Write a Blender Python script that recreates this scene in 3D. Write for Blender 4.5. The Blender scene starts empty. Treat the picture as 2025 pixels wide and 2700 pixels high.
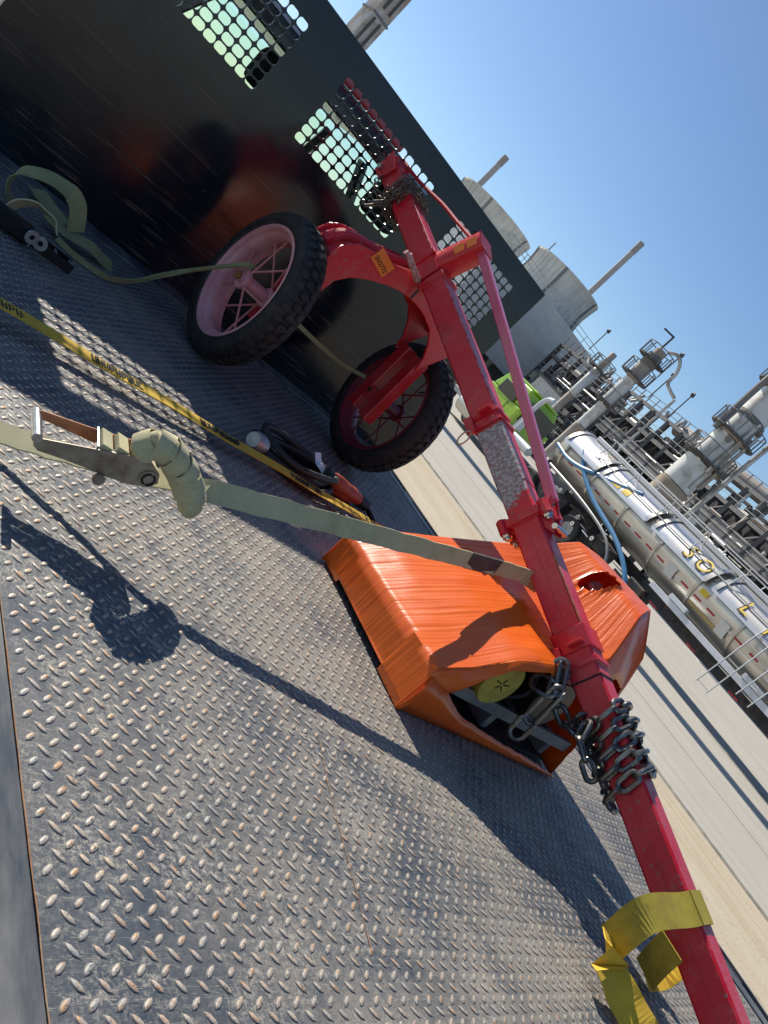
import bpy, bmesh, math, random
import numpy as np
from mathutils import Vector, Matrix, noise as mnoise

random.seed(7)
R = math.radians
S = bpy.context.scene
COL = S.collection
GZ = -1.2                                   # ground height; the truck deck is z = 0

# ------------------------------------------------------------------ camera
cam_d = bpy.data.cameras.new('camera')
cam_d.sensor_fit = 'VERTICAL'; cam_d.sensor_height = 24.0; cam_d.lens = 19.383
cam_d.clip_start = 0.02; cam_d.clip_end = 3000
cam = bpy.data.objects.new('camera', cam_d); COL.objects.link(cam)
right = Vector((0.57629406, -0.39439881, 0.71577562))
down = Vector((0.40888035, -0.61919432, -0.67038441))
fwd = Vector((0.70760301, 0.67900514, -0.19557608))
m = Matrix.Identity(4)
for i in range(3):
    m[i][0] = right[i]; m[i][1] = -down[i]; m[i][2] = -fwd[i]
m[0][3], m[1][3], m[2][3] = -2.96311, -3.18529, 0.66850
cam.matrix_world = m
S.camera = cam

# ------------------------------------------------------------------ sky, sun, exposure
W = bpy.data.worlds.new('World'); S.world = W; W.use_nodes = True
nt = W.node_tree; nt.nodes.clear()
wo = nt.nodes.new('ShaderNodeOutputWorld'); bg = nt.nodes.new('ShaderNodeBackground')
sky = nt.nodes.new('ShaderNodeTexSky'); sky.sky_type = 'NISHITA'; sky.sun_disc = False
SUN_EL, SUN_AZ = 35.0, -1.6                 # azimuth from +Y towards +X
sky.sun_elevation = R(SUN_EL); sky.sun_rotation = R(SUN_AZ % 360)
sky.altitude = 0; sky.air_density = 1.0; sky.dust_density = 0.2; sky.ozone_density = 5.0
bg.inputs['Strength'].default_value = 0.088
nt.links.new(sky.outputs[0], bg.inputs[0]); nt.links.new(bg.outputs[0], wo.inputs[0])
sd = bpy.data.lights.new('sun', 'SUN'); sd.energy = 5.0; sd.angle = R(0.45); sd.color = (1.0, 0.93, 0.82)
sun = bpy.data.objects.new('sun', sd); COL.objects.link(sun)
light_dir = Vector((-math.sin(R(SUN_AZ)) * math.cos(R(SUN_EL)), -math.cos(R(SUN_AZ)) * math.cos(R(SUN_EL)), -math.sin(R(SUN_EL))))
sun.rotation_euler = light_dir.to_track_quat('-Z', 'Y').to_euler(); sun.location = (0, 10, 30)
S.view_settings.view_transform = 'Standard'; S.view_settings.look = 'None'
S.view_settings.exposure = 0.40; S.view_settings.gamma = 1.0; S.view_settings.use_curve_mapping = False
S.render.engine = 'CYCLES'
S.cycles.max_bounces = 8; S.cycles.transparent_max_bounces = 12
S.cycles.use_denoising = True

# ------------------------------------------------------------------ materials
MATS = {}
def mat(name, col, rough=0.5, metal=0.0, col2=None, nscale=8.0, ndetail=6.0, lo=0.4, hi=0.65, bump=0.0, bscale=60.0,
        stretch=(1, 1, 1), rvar=0.0, coat=0.0, spec=0.5, emit=None):
    if name in MATS: return MATS[name]
    M = bpy.data.materials.new(name); M.use_nodes = True
    t = M.node_tree; b = t.nodes['Principled BSDF']
    b.inputs['Base Color'].default_value = (*col, 1); b.inputs['Roughness'].default_value = rough
    b.inputs['Metallic'].default_value = metal; b.inputs['Specular IOR Level'].default_value = spec
    if coat: b.inputs['Coat Weight'].default_value = coat; b.inputs['Coat Roughness'].default_value = 0.12
    tc = t.nodes.new('ShaderNodeTexCoord'); mp = t.nodes.new('ShaderNodeMapping'); mp.inputs['Scale'].default_value = stretch
    t.links.new(tc.outputs['Object'], mp.inputs[0])
    if col2 is not None:
        n = t.nodes.new('ShaderNodeTexNoise'); n.inputs['Scale'].default_value = nscale; n.inputs['Detail'].default_value = ndetail
        n.inputs['Roughness'].default_value = 0.65
        t.links.new(mp.outputs[0], n.inputs['Vector'])
        r = t.nodes.new('ShaderNodeMapRange'); r.inputs[1].default_value = lo; r.inputs[2].default_value = hi
        t.links.new(n.outputs['Fac'], r.inputs[0])
        mx = t.nodes.new('ShaderNodeMix'); mx.data_type = 'RGBA'
        mx.inputs['A'].default_value = (*col, 1); mx.inputs['B'].default_value = (*col2, 1)
        t.links.new(r.outputs[0], mx.inputs['Factor']); t.links.new(mx.outputs['Result'], b.inputs['Base Color'])
        if rvar:
            rr = t.nodes.new('ShaderNodeMapRange'); rr.inputs[3].default_value = rough; rr.inputs[4].default_value = min(1, rough + rvar)
            t.links.new(r.outputs[0], rr.inputs[0]); t.links.new(rr.outputs[0], b.inputs['Roughness'])
    if bump:
        n2 = t.nodes.new('ShaderNodeTexNoise'); n2.inputs['Scale'].default_value = bscale; n2.inputs['Detail'].default_value = 4
        t.links.new(mp.outputs[0], n2.inputs['Vector'])
        bp = t.nodes.new('ShaderNodeBump'); bp.inputs['Strength'].default_value = bump; bp.inputs['Distance'].default_value = 0.004
        t.links.new(n2.outputs['Fac'], bp.inputs['Height']); t.links.new(bp.outputs[0], b.inputs['Normal'])
    MATS[name] = M
    return M

def nodes_of(M):
    return M.node_tree, M.node_tree.nodes['Principled BSDF']
def add_noise(t, scale, detail=6, vec=None, rough=0.65, dist=0.0):
    n = t.nodes.new('ShaderNodeTexNoise'); n.inputs['Scale'].default_value = scale; n.inputs['Detail'].default_value = detail
    n.inputs['Roughness'].default_value = rough; n.inputs['Distortion'].default_value = dist
    if vec is not None: t.links.new(vec, n.inputs['Vector'])
    return n.outputs['Fac']
def ramp(t, fac, lo, hi, a=0.0, b=1.0):
    r = t.nodes.new('ShaderNodeMapRange'); r.inputs[1].default_value = lo; r.inputs[2].default_value = hi
    r.inputs[3].default_value = a; r.inputs[4].default_value = b
    t.links.new(fac, r.inputs[0]); return r.outputs[0]
def mixc(t, fac, A, B):
    mx = t.nodes.new('ShaderNodeMix'); mx.data_type = 'RGBA'
    for k, v in (('A', A), ('B', B)):
        if isinstance(v, tuple): mx.inputs[k].default_value = (*v, 1)
        else: t.links.new(v, mx.inputs[k])
    if isinstance(fac, float): mx.inputs['Factor'].default_value = fac
    else: t.links.new(fac, mx.inputs['Factor'])
    return mx.outputs['Result']
def mathn(t, op, a, b=None):
    n = t.nodes.new('ShaderNodeMath'); n.operation = op
    for i, v in enumerate((a, b)):
        if v is None: continue
        if isinstance(v, (int, float)): n.inputs[i].default_value = v
        else: t.links.new(v, n.inputs[i])
    return n.outputs[0]
def objvec(t, scale=(1, 1, 1)):
    tc = t.nodes.new('ShaderNodeTexCoord'); mp = t.nodes.new('ShaderNodeMapping'); mp.inputs['Scale'].default_value = scale
    t.links.new(tc.outputs['Object'], mp.inputs[0]); return mp.outputs[0]
def bumpn(t, b, h, strength, dist):
    bp = t.nodes.new('ShaderNodeBump'); bp.inputs['Strength'].default_value = strength; bp.inputs['Distance'].default_value = dist
    t.links.new(h, bp.inputs['Height']); t.links.new(bp.outputs[0], b.inputs['Normal'])

# ------------------------------------------------------------------ mesh helpers
OFF = {}
def tag(o, label=None, cat=None, group=None, kind=None):
    for k, v in (('label', label), ('category', cat), ('group', group), ('kind', kind)):
        if v: o[k] = v
    return o
def thing(name, label, cat, loc=(0, 0, 0), group=None):
    o = bpy.data.objects.new(name, None); COL.objects.link(o); o.location = loc; o.empty_display_size = 0.1
    OFF[o] = Vector(loc)
    return tag(o, label, cat, group)

class MB:
    def __init__(s): s.v = []; s.f = []
    def add(s, vs, fs):
        k = len(s.v); s.v += [tuple(p) for p in vs]; s.f += [tuple(i + k for i in f) for f in fs]; return s
    def box(s, lo, hi):
        x0, y0, z0 = lo; x1, y1, z1 = hi
        return s.add([(x0, y0, z0), (x1, y0, z0), (x1, y1, z0), (x0, y1, z0), (x0, y0, z1), (x1, y0, z1), (x1, y1, z1), (x0, y1, z1)],
                     [(0, 3, 2, 1), (4, 5, 6, 7), (0, 1, 5, 4), (1, 2, 6, 5), (2, 3, 7, 6), (3, 0, 4, 7)])
    def hexa(s, p):                          # eight points: bottom ring, top ring
        return s.add(p, [(0, 3, 2, 1), (4, 5, 6, 7), (0, 1, 5, 4), (1, 2, 6, 5), (2, 3, 7, 6), (3, 0, 4, 7)])
    def bar(s, a, b, w, h=None, up=(0, 0, 1), bev=0.0):   # rectangular bar: w sideways, h along up
        h = h or w; a = Vector(a); b = Vector(b); d = (b - a).normalized(); u = Vector(up)
        if abs(d.dot(u)) > 0.98: u = Vector((0, 1, 0)) if abs(d.y) < 0.9 else Vector((1, 0, 0))
        n = d.cross(u).normalized(); u = n.cross(d).normalized()
        if bev > 0:
            ring = [(-w/2 + bev, -h/2), (w/2 - bev, -h/2), (w/2, -h/2 + bev), (w/2, h/2 - bev), (w/2 - bev, h/2), (-w/2 + bev, h/2), (-w/2, h/2 - bev), (-w/2, -h/2 + bev)]
        else: ring = [(-w/2, -h/2), (w/2, -h/2), (w/2, h/2), (-w/2, h/2)]
        k = len(ring)
        vs = [a + n*x + u*y for x, y in ring] + [b + n*x + u*y for x, y in ring]
        fs = [(i, (i+1) % k, k + (i+1) % k, k + i) for i in range(k)] + [tuple(range(k-1, -1, -1)), tuple(range(k, 2*k))]
        return s.add(vs, fs)
    def tube(s, pts, r, seg=8, closed=False, caps=True):
        pts = [Vector(p) for p in pts]; n = len(pts); rs = r if isinstance(r, (list, tuple)) else [r]*n
        base = len(s.v); prev = None
        for i, p in enumerate(pts):
            if closed: d = pts[(i+1) % n] - pts[i-1]
            else: d = pts[min(i+1, n-1)] - pts[max(i-1, 0)]
            d.normalize()
            if prev is None:
                u = Vector((0, 0, 1)) if abs(d.z) < 0.9 else Vector((1, 0, 0)); u = (u - d*u.dot(d)).normalized()
            else: u = (prev - d*prev.dot(d)).normalized()
            prev = u; w = d.cross(u)
            for k in range(seg):
                a = 2*math.pi*k/seg; q = p + (u*math.cos(a) + w*math.sin(a))*rs[i]; s.v.append(tuple(q))
        rings = n if closed else n - 1
        for i in range(rings):
            for k in range(seg):
                a = base + i*seg + k; b = base + i*seg + (k+1) % seg
                j = (i+1) % n; c = base + j*seg + (k+1) % seg; e = base + j*seg + k
                s.f.append((a, b, c, e))
        if caps and not closed:
            s.f.append(tuple(base + k for k in range(seg-1, -1, -1))); s.f.append(tuple(base + (n-1)*seg + k for k in range(seg)))
        return s
    def ribbon(s, pts, sides, w, th=0.003):   # webbing: centre line, side direction per point
        pts = [Vector(p) for p in pts]; n = len(pts); vs = []
        for i, p in enumerate(pts):
            sd = (Vector(sides[i]) if isinstance(sides, list) else Vector(sides)).normalized()
            d = (pts[min(i+1, n-1)] - pts[max(i-1, 0)]).normalized(); sd = (sd - d*sd.dot(d)).normalized(); nn = d.cross(sd)
            vs += [p - sd*w/2 - nn*th/2, p + sd*w/2 - nn*th/2, p + sd*w/2 + nn*th/2, p - sd*w/2 + nn*th/2]
        fs = []
        for i in range(n-1):
            for k in range(4):
                fs.append((4*i+k, 4*i+(k+1) % 4, 4*i+4+(k+1) % 4, 4*i+4+k))
        fs += [(3, 2, 1, 0), (4*n-4, 4*n-3, 4*n-2, 4*n-1)]
        return s.add(vs, fs)
    def prism(s, poly, axis, a, b):          # polygon (list of 2d) extruded along axis 0/1/2 from a to b
        def P(q, c):
            if axis == 0: return (c, q[0], q[1])
            if axis == 1: return (q[0], c, q[1])
            return (q[0], q[1], c)
        n = len(poly); vs = [P(q, a) for q in poly] + [P(q, b) for q in poly]
        fs = [(i, (i+1) % n, n + (i+1) % n, n + i) for i in range(n)] + [tuple(range(n-1, -1, -1)), tuple(range(n, 2*n))]
        return s.add(vs, fs)
    def lathe(s, prof, c, axis, seg=32, closed=True, frame=None):   # prof: (along, radius)
        c = Vector(c); ax = Vector(axis).normalized()
        u = Vector((0, 0, 1)) if abs(ax.z) < 0.9 else Vector((1, 0, 0)); u = (u - ax*u.dot(ax)).normalized(); w = ax.cross(u)
        n = len(prof); base = len(s.v)
        for k in range(seg):
            a = 2*math.pi*k/seg; e = u*math.cos(a) + w*math.sin(a)
            for t, r in prof: s.v.append(tuple(c + ax*t + e*r))
        for k in range(seg):
            j = (k+1) % seg
            for i in range(n if closed else n-1):
                s.f.append((base + k*n + i, base + k*n + (i+1) % n, base + j*n + (i+1) % n, base + j*n + i))
        return s
    def disc(s, c, axis, r, h, seg=16):
        c = Vector(c); ax = Vector(axis).normalized(); return s.tube([c, c + ax*h], r, seg)
    def build(s, name, material, parent=None, smooth=False, bevel=0.0, kind=None, autosmooth=None):
        me = bpy.data.meshes.new(name); off = Vector((0, 0, 0)); p = parent
        while p is not None:
            if p in OFF: off = OFF[p]
            p = p.parent
        arr = [(x - off.x, y - off.y, z - off.z) for x, y, z in s.v]
        me.from_pydata(arr, [], s.f); me.update()
        bm = bmesh.new(); bm.from_mesh(me); bmesh.ops.recalc_face_normals(bm, faces=bm.faces); bm.to_mesh(me); bm.free()
        if smooth:
            me.polygons.foreach_set('use_smooth', [True]*len(me.polygons))
            try: me.set_sharp_from_angle(angle=R(autosmooth or 35))
            except Exception: pass
        if isinstance(material, (list, tuple)):
            for q in material: me.materials.append(q)
        elif material: me.materials.append(material)
        o = bpy.data.objects.new(name, me); COL.objects.link(o)
        if parent is not None: o.parent = parent
        if bevel:
            b = o.modifiers.new('bevel', 'BEVEL'); b.width = bevel; b.segments = 2; b.limit_method = 'ANGLE'; b.angle_limit = R(40)
        if kind: o['kind'] = kind
        return o
def inst(src, parent, mw=None, loc=None):
    c = src.copy(); COL.objects.link(c); c.parent = parent
    if mw is not None: c.matrix_basis = mw
    if loc is not None: c.location = loc
    return c
def catmull(pts, n=8):
    pts = [Vector(p) for p in pts]; out = []
    for i in range(len(pts)-1):
        p0 = pts[max(i-1, 0)]; p1 = pts[i]; p2 = pts[i+1]; p3 = pts[min(i+2, len(pts)-1)]
        for k in range(n):
            t = k/n; out.append(0.5*((2*p1) + (p2-p0)*t + (2*p0-5*p1+4*p2-p3)*t*t + (3*p1-p0-3*p2+p3)*t**3))
    out.append(pts[-1]); return out
def text_mesh(body, size):
    cu = bpy.data.curves.new('lettering', 'FONT'); cu.body = body; cu.size = size; cu.align_x = 'CENTER'; cu.align_y = 'CENTER'; cu.extrude = 0.0004
    ob = bpy.data.objects.new('lettering', cu); COL.objects.link(ob)
    dg = bpy.context.evaluated_depsgraph_get(); me = bpy.data.meshes.new_from_object(ob.evaluated_get(dg))
    bpy.data.objects.remove(ob); return me
def lettering(body, size, origin, xdir, ydir, material, parent, name='lettering', offset=0.001):
    me = text_mesh(body, size); me.materials.clear(); me.materials.append(material)
    o = bpy.data.objects.new(name, me); COL.objects.link(o); o.parent = parent
    off = Vector((0, 0, 0)); p = parent
    while p is not None:
        if p in OFF: off = OFF[p]
        p = p.parent
    x = Vector(xdir).normalized(); y = Vector(ydir); y = (y - x*y.dot(x)).normalized(); z = x.cross(y)
    mm = Matrix.Identity(4); o3 = Vector(origin) + z*offset - off
    for i in range(3): mm[i][0] = x[i]; mm[i][1] = y[i]; mm[i][2] = z[i]; mm[i][3] = o3[i]
    o.matrix_basis = mm; return o

# ---- shared materials
black_paint = mat('black paint', (0.012, 0.014, 0.018), 0.28)
dark_steel = mat('dark steel', (0.035, 0.037, 0.04), 0.5, 0.3, (0.10, 0.08, 0.06), 12, lo=0.5, hi=0.75, bump=0.2)
rubber = mat('tyre rubber', (0.014, 0.014, 0.015), 0.72, 0, (0.055, 0.045, 0.037), 22, lo=0.45, hi=0.8, bump=0.25, bscale=90)
grey_steel = mat('galvanised steel', (0.34, 0.35, 0.36), 0.42, 0.6, (0.22, 0.22, 0.22), 14, bump=0.1)
bright_steel = mat('bright steel', (0.62, 0.62, 0.61), 0.25, 1.0)
"""red paint with chips and dust"""
def red_paint(name, base, dust, chips=0.60):
    M = mat(name, base, 0.34); t, b = nodes_of(M); v = objvec(t)
    d = ramp(t, add_noise(t, 7, 8, v), 0.42, 0.72); c = mixc(t, mathn(t, 'MULTIPLY', d, 0.6), base, dust)
    for sc_v, th_ in (((6, 1.2, 6), 0.005), ((1.5, 7, 3), 0.004), ((3, 3, 9), 0.003)):
        sn = mathn(t, 'ABSOLUTE', mathn(t, 'SUBTRACT', add_noise(t, 7, 5, objvec(t, sc_v), 0.6, 0.4), 0.5)); gate = ramp(t, add_noise(t, 9, 3, v), 0.52, 0.6)
        c = mixc(t, mathn(t, 'MULTIPLY', mathn(t, 'MULTIPLY', ramp(t, sn, 0.0, th_, 1.0, 0.0), gate), 0.6), c, (0.62, 0.34, 0.33))
    c = mixc(t, mathn(t, 'MULTIPLY', ramp(t, add_noise(t, 3.1, 7, v), 0.58, 0.72), 0.55), c, (0.20, 0.012, 0.015))
    ch = ramp(t, add_noise(t, 55, 5, v, 0.7), chips, chips + 0.03)
    chips = chips
    big = ramp(t, add_noise(t, 5, 3, v), 0.48, 0.58)
    ch = mathn(t, 'MULTIPLY', ch, big)
    c = mixc(t, ch, c, (0.22, 0.15, 0.13)); t.links.new(c, b.inputs['Base Color'])
    sc = ramp(t, add_noise(t, 30, 6, objvec(t, (1, 9, 1))), 0.35, 0.7, 0.26, 0.5)
    t.links.new(sc, b.inputs['Roughness']); bumpn(t, b, add_noise(t, 120, 4, v), 0.12, 0.003)
    return M
red = red_paint('red paint', (0.56, 0.009, 0.022), (0.56, 0.08, 0.09))
red_dull = red_paint('red paint in wear', (0.48, 0.009, 0.02), (0.48, 0.10, 0.10), 0.62)
pink = mat('faded pink paint', (0.66, 0.33, 0.36), 0.32, 0, (0.52, 0.17, 0.18), 7, lo=0.45, hi=0.75, bump=0.1)
"""grimy webbing"""
def webbing(name, a, b_, grime, w=900):
    M = mat(name, a, 0.85); t, b = nodes_of(M); v = objvec(t)
    c = mixc(t, ramp(t, add_noise(t, 14, 6, v), 0.35, 0.7), a, b_); c = mixc(t, ramp(t, add_noise(t, 5, 5, v), 0.56, 0.75), c, grime)
    t.links.new(c, b.inputs['Base Color'])
    wv = t.nodes.new('ShaderNodeTexVoronoi'); wv.inputs['Scale'].default_value = 520; t.links.new(v, wv.inputs['Vector'])
    c = mixc(t, mathn(t, 'MULTIPLY', ramp(t, wv.outputs['Distance'], 0.35, 0.75), 0.35), c, grime); t.links.new(c, b.inputs['Base Color'])
    bumpn(t, b, wv.outputs['Distance'], 0.22, 0.0012)
    return M
web_pale = webbing('pale webbing', (0.52, 0.485, 0.29), (0.42, 0.395, 0.235), (0.28, 0.245, 0.14))
web_olive = webbing('olive webbing', (0.27, 0.29, 0.14), (0.20, 0.22, 0.11), (0.22, 0.16, 0.06))
web_yellow = webbing('yellow webbing', (0.70, 0.45, 0.03), (0.54, 0.34, 0.03), (0.36, 0.24, 0.03))
web_mustard = webbing('mustard webbing', (0.46, 0.36, 0.035), (0.30, 0.225, 0.025), (0.09, 0.068, 0.018))
ink = mat('black print', (0.012, 0.011, 0.01), 0.7)

# ================================================================== setting
def concrete_mat():
    M = mat('road concrete', (0.36, 0.34, 0.29), 0.85); t, b = nodes_of(M); v = objvec(t)
    c = mixc(t, ramp(t, add_noise(t, 0.5, 8, v), 0.35, 0.68), (0.475, 0.44, 0.375), (0.41, 0.38, 0.325))
    st = add_noise(t, 1.4, 6, objvec(t, (2.2, 0.06, 1)))
    c = mixc(t, ramp(t, st, 0.5, 0.7), c, (0.395, 0.36, 0.30))
    sp = ramp(t, add_noise(t, 26, 4, v, 0.8), 0.62, 0.70); c = mixc(t, mathn(t, 'MULTIPLY', sp, 0.5), c, (0.16, 0.15, 0.135))
    sp2 = ramp(t, add_noise(t, 60, 3, v, 0.8), 0.6, 0.68); c = mixc(t, mathn(t, 'MULTIPLY', sp2, 0.45), c, (0.46, 0.45, 0.42))
    t.links.new(c, b.inputs['Base Color']); bumpn(t, b, add_noise(t, 40, 5, v), 0.5, 0.01); return M
def tan_mat():
    M = mat('tan dirt', (0.45, 0.36, 0.22), 0.9); t, b = nodes_of(M); v = objvec(t)
    c = mixc(t, ramp(t, add_noise(t, 2.0, 8, objvec(t, (1, 0.22, 1))), 0.35, 0.7), (0.52, 0.445, 0.325), (0.45, 0.37, 0.25))
    c = mixc(t, ramp(t, add_noise(t, 1.2, 6, objvec(t, (2.4, 0.07, 1))), 0.56, 0.72), c, (0.42, 0.31, 0.16))
    cr = add_noise(t, 3, 4, objvec(t, (1, 0.4, 1)), 0.5, 1.5); k = mathn(t, 'ABSOLUTE', mathn(t, 'SUBTRACT', cr, 0.5))
    c = mixc(t, ramp(t, k, 0.0, 0.006, 0.55, 0.0), c, (0.14, 0.11, 0.07))
    t.links.new(c, b.inputs['Base Color']); bumpn(t, b, add_noise(t, 30, 5, v), 0.5, 0.01); return M
g = MB(); g.add([(-1500, -1500, GZ), (1500, -1500, GZ), (1500, 1500, GZ), (-1500, 1500, GZ)], [(0, 1, 2, 3)])
tag(g.build('ground', concrete_mat()), kind='structure')
# tan shoulder beside the truck with a broken, wandering edge
pts = []; y = -60.0
while y < 90:
    pts.append((8.25 + 0.10*mnoise.noise(Vector((y*0.5, 3, 0))) + 0.05*mnoise.noise(Vector((y*3, 9, 0))), y)); y += 0.25
poly = [(-30, -60)] + pts[:1] + pts[1:] + [(-30, 90)]
mb = MB(); n = len(pts)
mb.add([(-30, p[1], GZ + 0.004) for p in pts] + [(p[0], p[1], GZ + 0.004) for p in pts], [(i, n+i, n+i+1, i+1) for i in range(n-1)])
tag(mb.build('dirt_shoulder', tan_mat()), kind='structure')
# raised lip of the concrete slab along the joint
mb = MB(); vs = []; fs = []
for i, p in enumerate(pts):
    e = 0.03 + 0.03*abs(mnoise.noise(Vector((p[1]*2, 1, 5))))
    vs += [(p[0], p[1], GZ + 0.002), (p[0] + 0.01, p[1], GZ + 0.035), (p[0] + 0.05 + e, p[1], GZ + 0.035), (p[0] + 0.16 + e, p[1], GZ + 0.006)]
for i in range(n-1):
    for k in range(3): fs.append((4*i+k, 4*i+k+1, 4*i+5+k, 4*i+4+k))
mb.add(vs, fs); tag(mb.build('road_edge', mat('slab edge', (0.44, 0.42, 0.36), 0.85, 0, (0.30, 0.27, 0.2), 6, bump=0.4)), kind='structure')
# slab joints of the road
mb = MB()
for x in (12.0, 19.5):
    mb.box((x, -60, GZ + 0.001), (x + 0.025, 90, GZ + 0.004))
tag(mb.build('road_joints', mat('joint filler', (0.30, 0.27, 0.22), 0.9)), kind='structure')

# ================================================================== the flatbed truck
truck = thing('flatbed_truck', 'flatbed truck with rusty checker plate deck and black perforated headboard', 'truck', (-1.22, -1.5, GZ))
def deck_mat(name, lug):
    M = mat(name, (0.1, 0.11, 0.12), 0.55, 0.25); t, b = nodes_of(M); v = objvec(t)
    if lug:
        c = mixc(t, ramp(t, add_noise(t, 9, 5, v), 0.36, 0.6), (0.36, 0.355, 0.34), (0.50, 0.41, 0.315))
        c = mixc(t, ramp(t, add_noise(t, 45, 4, v), 0.5, 0.64), c, (0.46, 0.28, 0.16)); c = mixc(t, ramp(t, add_noise(t, 230, 4, v, 0.8), 0.56, 0.62), c, (0.10, 0.085, 0.07))
        c = mixc(t, ramp(t, add_noise(t, 2.2, 6, v), 0.62, 0.74), c, (0.13, 0.14, 0.15))
    else:
        sp = t.nodes.new('ShaderNodeSeparateXYZ'); t.links.new(v, sp.inputs[0])
        dz = mathn(t, 'MULTIPLY', ramp(t, sp.outputs['X'], -1.12, -0.62), mathn(t, 'MULTIPLY', ramp(t, sp.outputs['Y'], 0.35, -0.25, 0.15, 1.0), ramp(t, sp.outputs['Y'], -1.5, -0.9, 0.55, 1.0)))     # sandy mid-deck zone; headboard's shade deepened by thinner sand colour there
        c = mixc(t, ramp(t, add_noise(t, 5, 7, v), 0.38, 0.66), (0.055, 0.070, 0.090), (0.105, 0.118, 0.132))
        dn = mathn(t, 'MULTIPLY', mathn(t, 'ADD', dz, 0.25), ramp(t, add_noise(t, 3.2, 9, v, 0.78), 0.42, 0.60))
        c = mixc(t, mathn(t, 'MINIMUM', dn, 0.88), c, (0.30, 0.272, 0.228))
        fine_ = ramp(t, add_noise(t, 110, 6, v, 0.85), 0.48, 0.58); patch = ramp(t, add_noise(t, 7, 6, v, 0.7), 0.42, 0.62)
        c = mixc(t, mathn(t, 'MULTIPLY', mathn(t, 'MULTIPLY', fine_, patch), 0.9), c, (0.48, 0.44, 0.365))
        c = mixc(t, mathn(t, 'MULTIPLY', ramp(t, add_noise(t, 140, 5, v, 0.8), 0.55, 0.64), 0.6), c, (0.05, 0.05, 0.055))
        c = mixc(t, mathn(t, 'MULTIPLY', ramp(t, add_noise(t, 2.6, 7, v), 0.60, 0.72), 0.7), c, (0.055, 0.06, 0.072))
        sc = add_noise(t, 9, 4, objvec(t, (0.5, 7, 1)), 0.5); k = mathn(t, 'ABSOLUTE', mathn(t, 'SUBTRACT', sc, 0.5))
        c = mixc(t, ramp(t, k, 0.0, 0.007, 0.7, 0.0), c, (0.42, 0.38, 0.31))
    t.links.new(c, b.inputs['Base Color'])
    t.links.new(ramp(t, add_noise(t, 25, 5, v), 0.3, 0.7, 0.42, 0.75), b.inputs['Roughness'])
    bumpn(t, b, add_noise(t, 160, 4, v), 0.35, 0.002); return M
deck_plate_m = deck_mat('deck plate', False); lug_m = deck_mat('worn tread', True)
XL, XR = -2.423, -0.075
deck = MB().box((XL, -5.2, -0.008), (XR, 0.0, 0.0)).build('deck', deck_plate_m, truck)
# raised lugs of the checker plate: one sheet of real relief
A = []; 
for i in range(72):
    for j in range(118):
        x = -2.404 + 0.033*i; y = -0.175 - 0.0345*j
        for (dx, dy, s_) in ((0, 0, 1), (0.0165, -0.0165, -1)):
            px, py = x + dx, y + dy
            if px > XR - 0.014 or py < -4.2: continue
            A.append((px, py, s_))
A = np.array(A); N = len(A)
prof = np.array([(-1, 0, 0), (-0.55, -0.72, 0), (0.0, -1, 0), (0.55, -0.72, 0), (1, 0, 0), (0.55, 0.72, 0), (0, 1, 0), (-0.55, 0.72, 0),
                 (-0.78, 0, 1), (-0.36, -0.62, 1), (0.36, -0.62, 1), (0.78, 0, 1), (0.36, 0.62, 1), (-0.36, 0.62, 1)], float)
L, B_, H = 0.0124, 0.0047, 0.0013
c45 = math.sqrt(0.5)
tx = np.where(A[:, 2] > 0, c45, c45)[:, None]; ty = np.where(A[:, 2] > 0, c45, -c45)[:, None]
jit = 1 + 0.10*np.random.RandomState(3).randn(N, 1)
lx = prof[None, :, 0]*L*jit; ly = prof[None, :, 1]*B_
V = np.stack([A[:, 0:1] + tx*lx - ty*ly, A[:, 1:2] + ty*lx + tx*ly, np.broadcast_to(prof[None, :, 2]*H, (N, 14))], -1)
V = V - np.array([OFF[truck].x, OFF[truck].y, OFF[truck].z]); V = V.reshape(-1, 3)
F0 = [(0, 1, 9, 8), (1, 2, 9), (2, 10, 9), (2, 3, 10), (3, 4, 11, 10), (4, 5, 12, 11), (5, 6, 12), (6, 13, 12), (6, 7, 13), (7, 0, 8, 13), (8, 9, 10, 11), (8, 11, 12, 13)]
lo_idx = np.concatenate([np.array(f) for f in F0]); ltot = np.array([len(f) for f in F0]); nl = len(lo_idx)
me = bpy.data.meshes.new('tread_lugs'); me.vertices.add(N*14); me.vertices.foreach_set('co', V.ravel())
me.loops.add(N*nl); me.loops.foreach_set('vertex_index', (lo_idx[None, :] + (np.arange(N)*14)[:, None]).ravel())
tot = np.tile(ltot, N); st = np.concatenate([[0], np.cumsum(tot)[:-1]])
me.polygons.add(N*len(F0)); me.polygons.foreach_set('loop_start', st); me.polygons.foreach_set('loop_total', tot)
me.update(calc_edges=True); me.materials.append(lug_m); me.materials.append(mat('lug flank', (0.075, 0.085, 0.10), 0.6, 0.2, (0.16, 0.145, 0.12), 40))
mi = np.ones((N, len(F0)), dtype=np.int32); mi[:, -2:] = 0; me.polygons.foreach_set('material_index', mi.ravel()); me.update()
lugs = bpy.data.objects.new('tread_lugs', me); COL.objects.link(lugs); lugs.parent = truck; lugs['kind'] = 'stuff'
# edge strips
edge_m = mat('worn edge steel', (0.055, 0.065, 0.08), 0.5, 0.2, (0.23, 0.225, 0.205), 9, ndetail=9, lo=0.40, hi=0.64, bump=0.25, stretch=(1, 0.25, 1))
MB().box((-2.56, -5.2, -0.13), (-2.428, 0.0, 0.003)).build('side_rail', edge_m, truck)
MB().box((-0.065, -5.2, -0.13), (-0.01, 0.0, 0.002)).build('side_rail', edge_m, truck)
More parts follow.
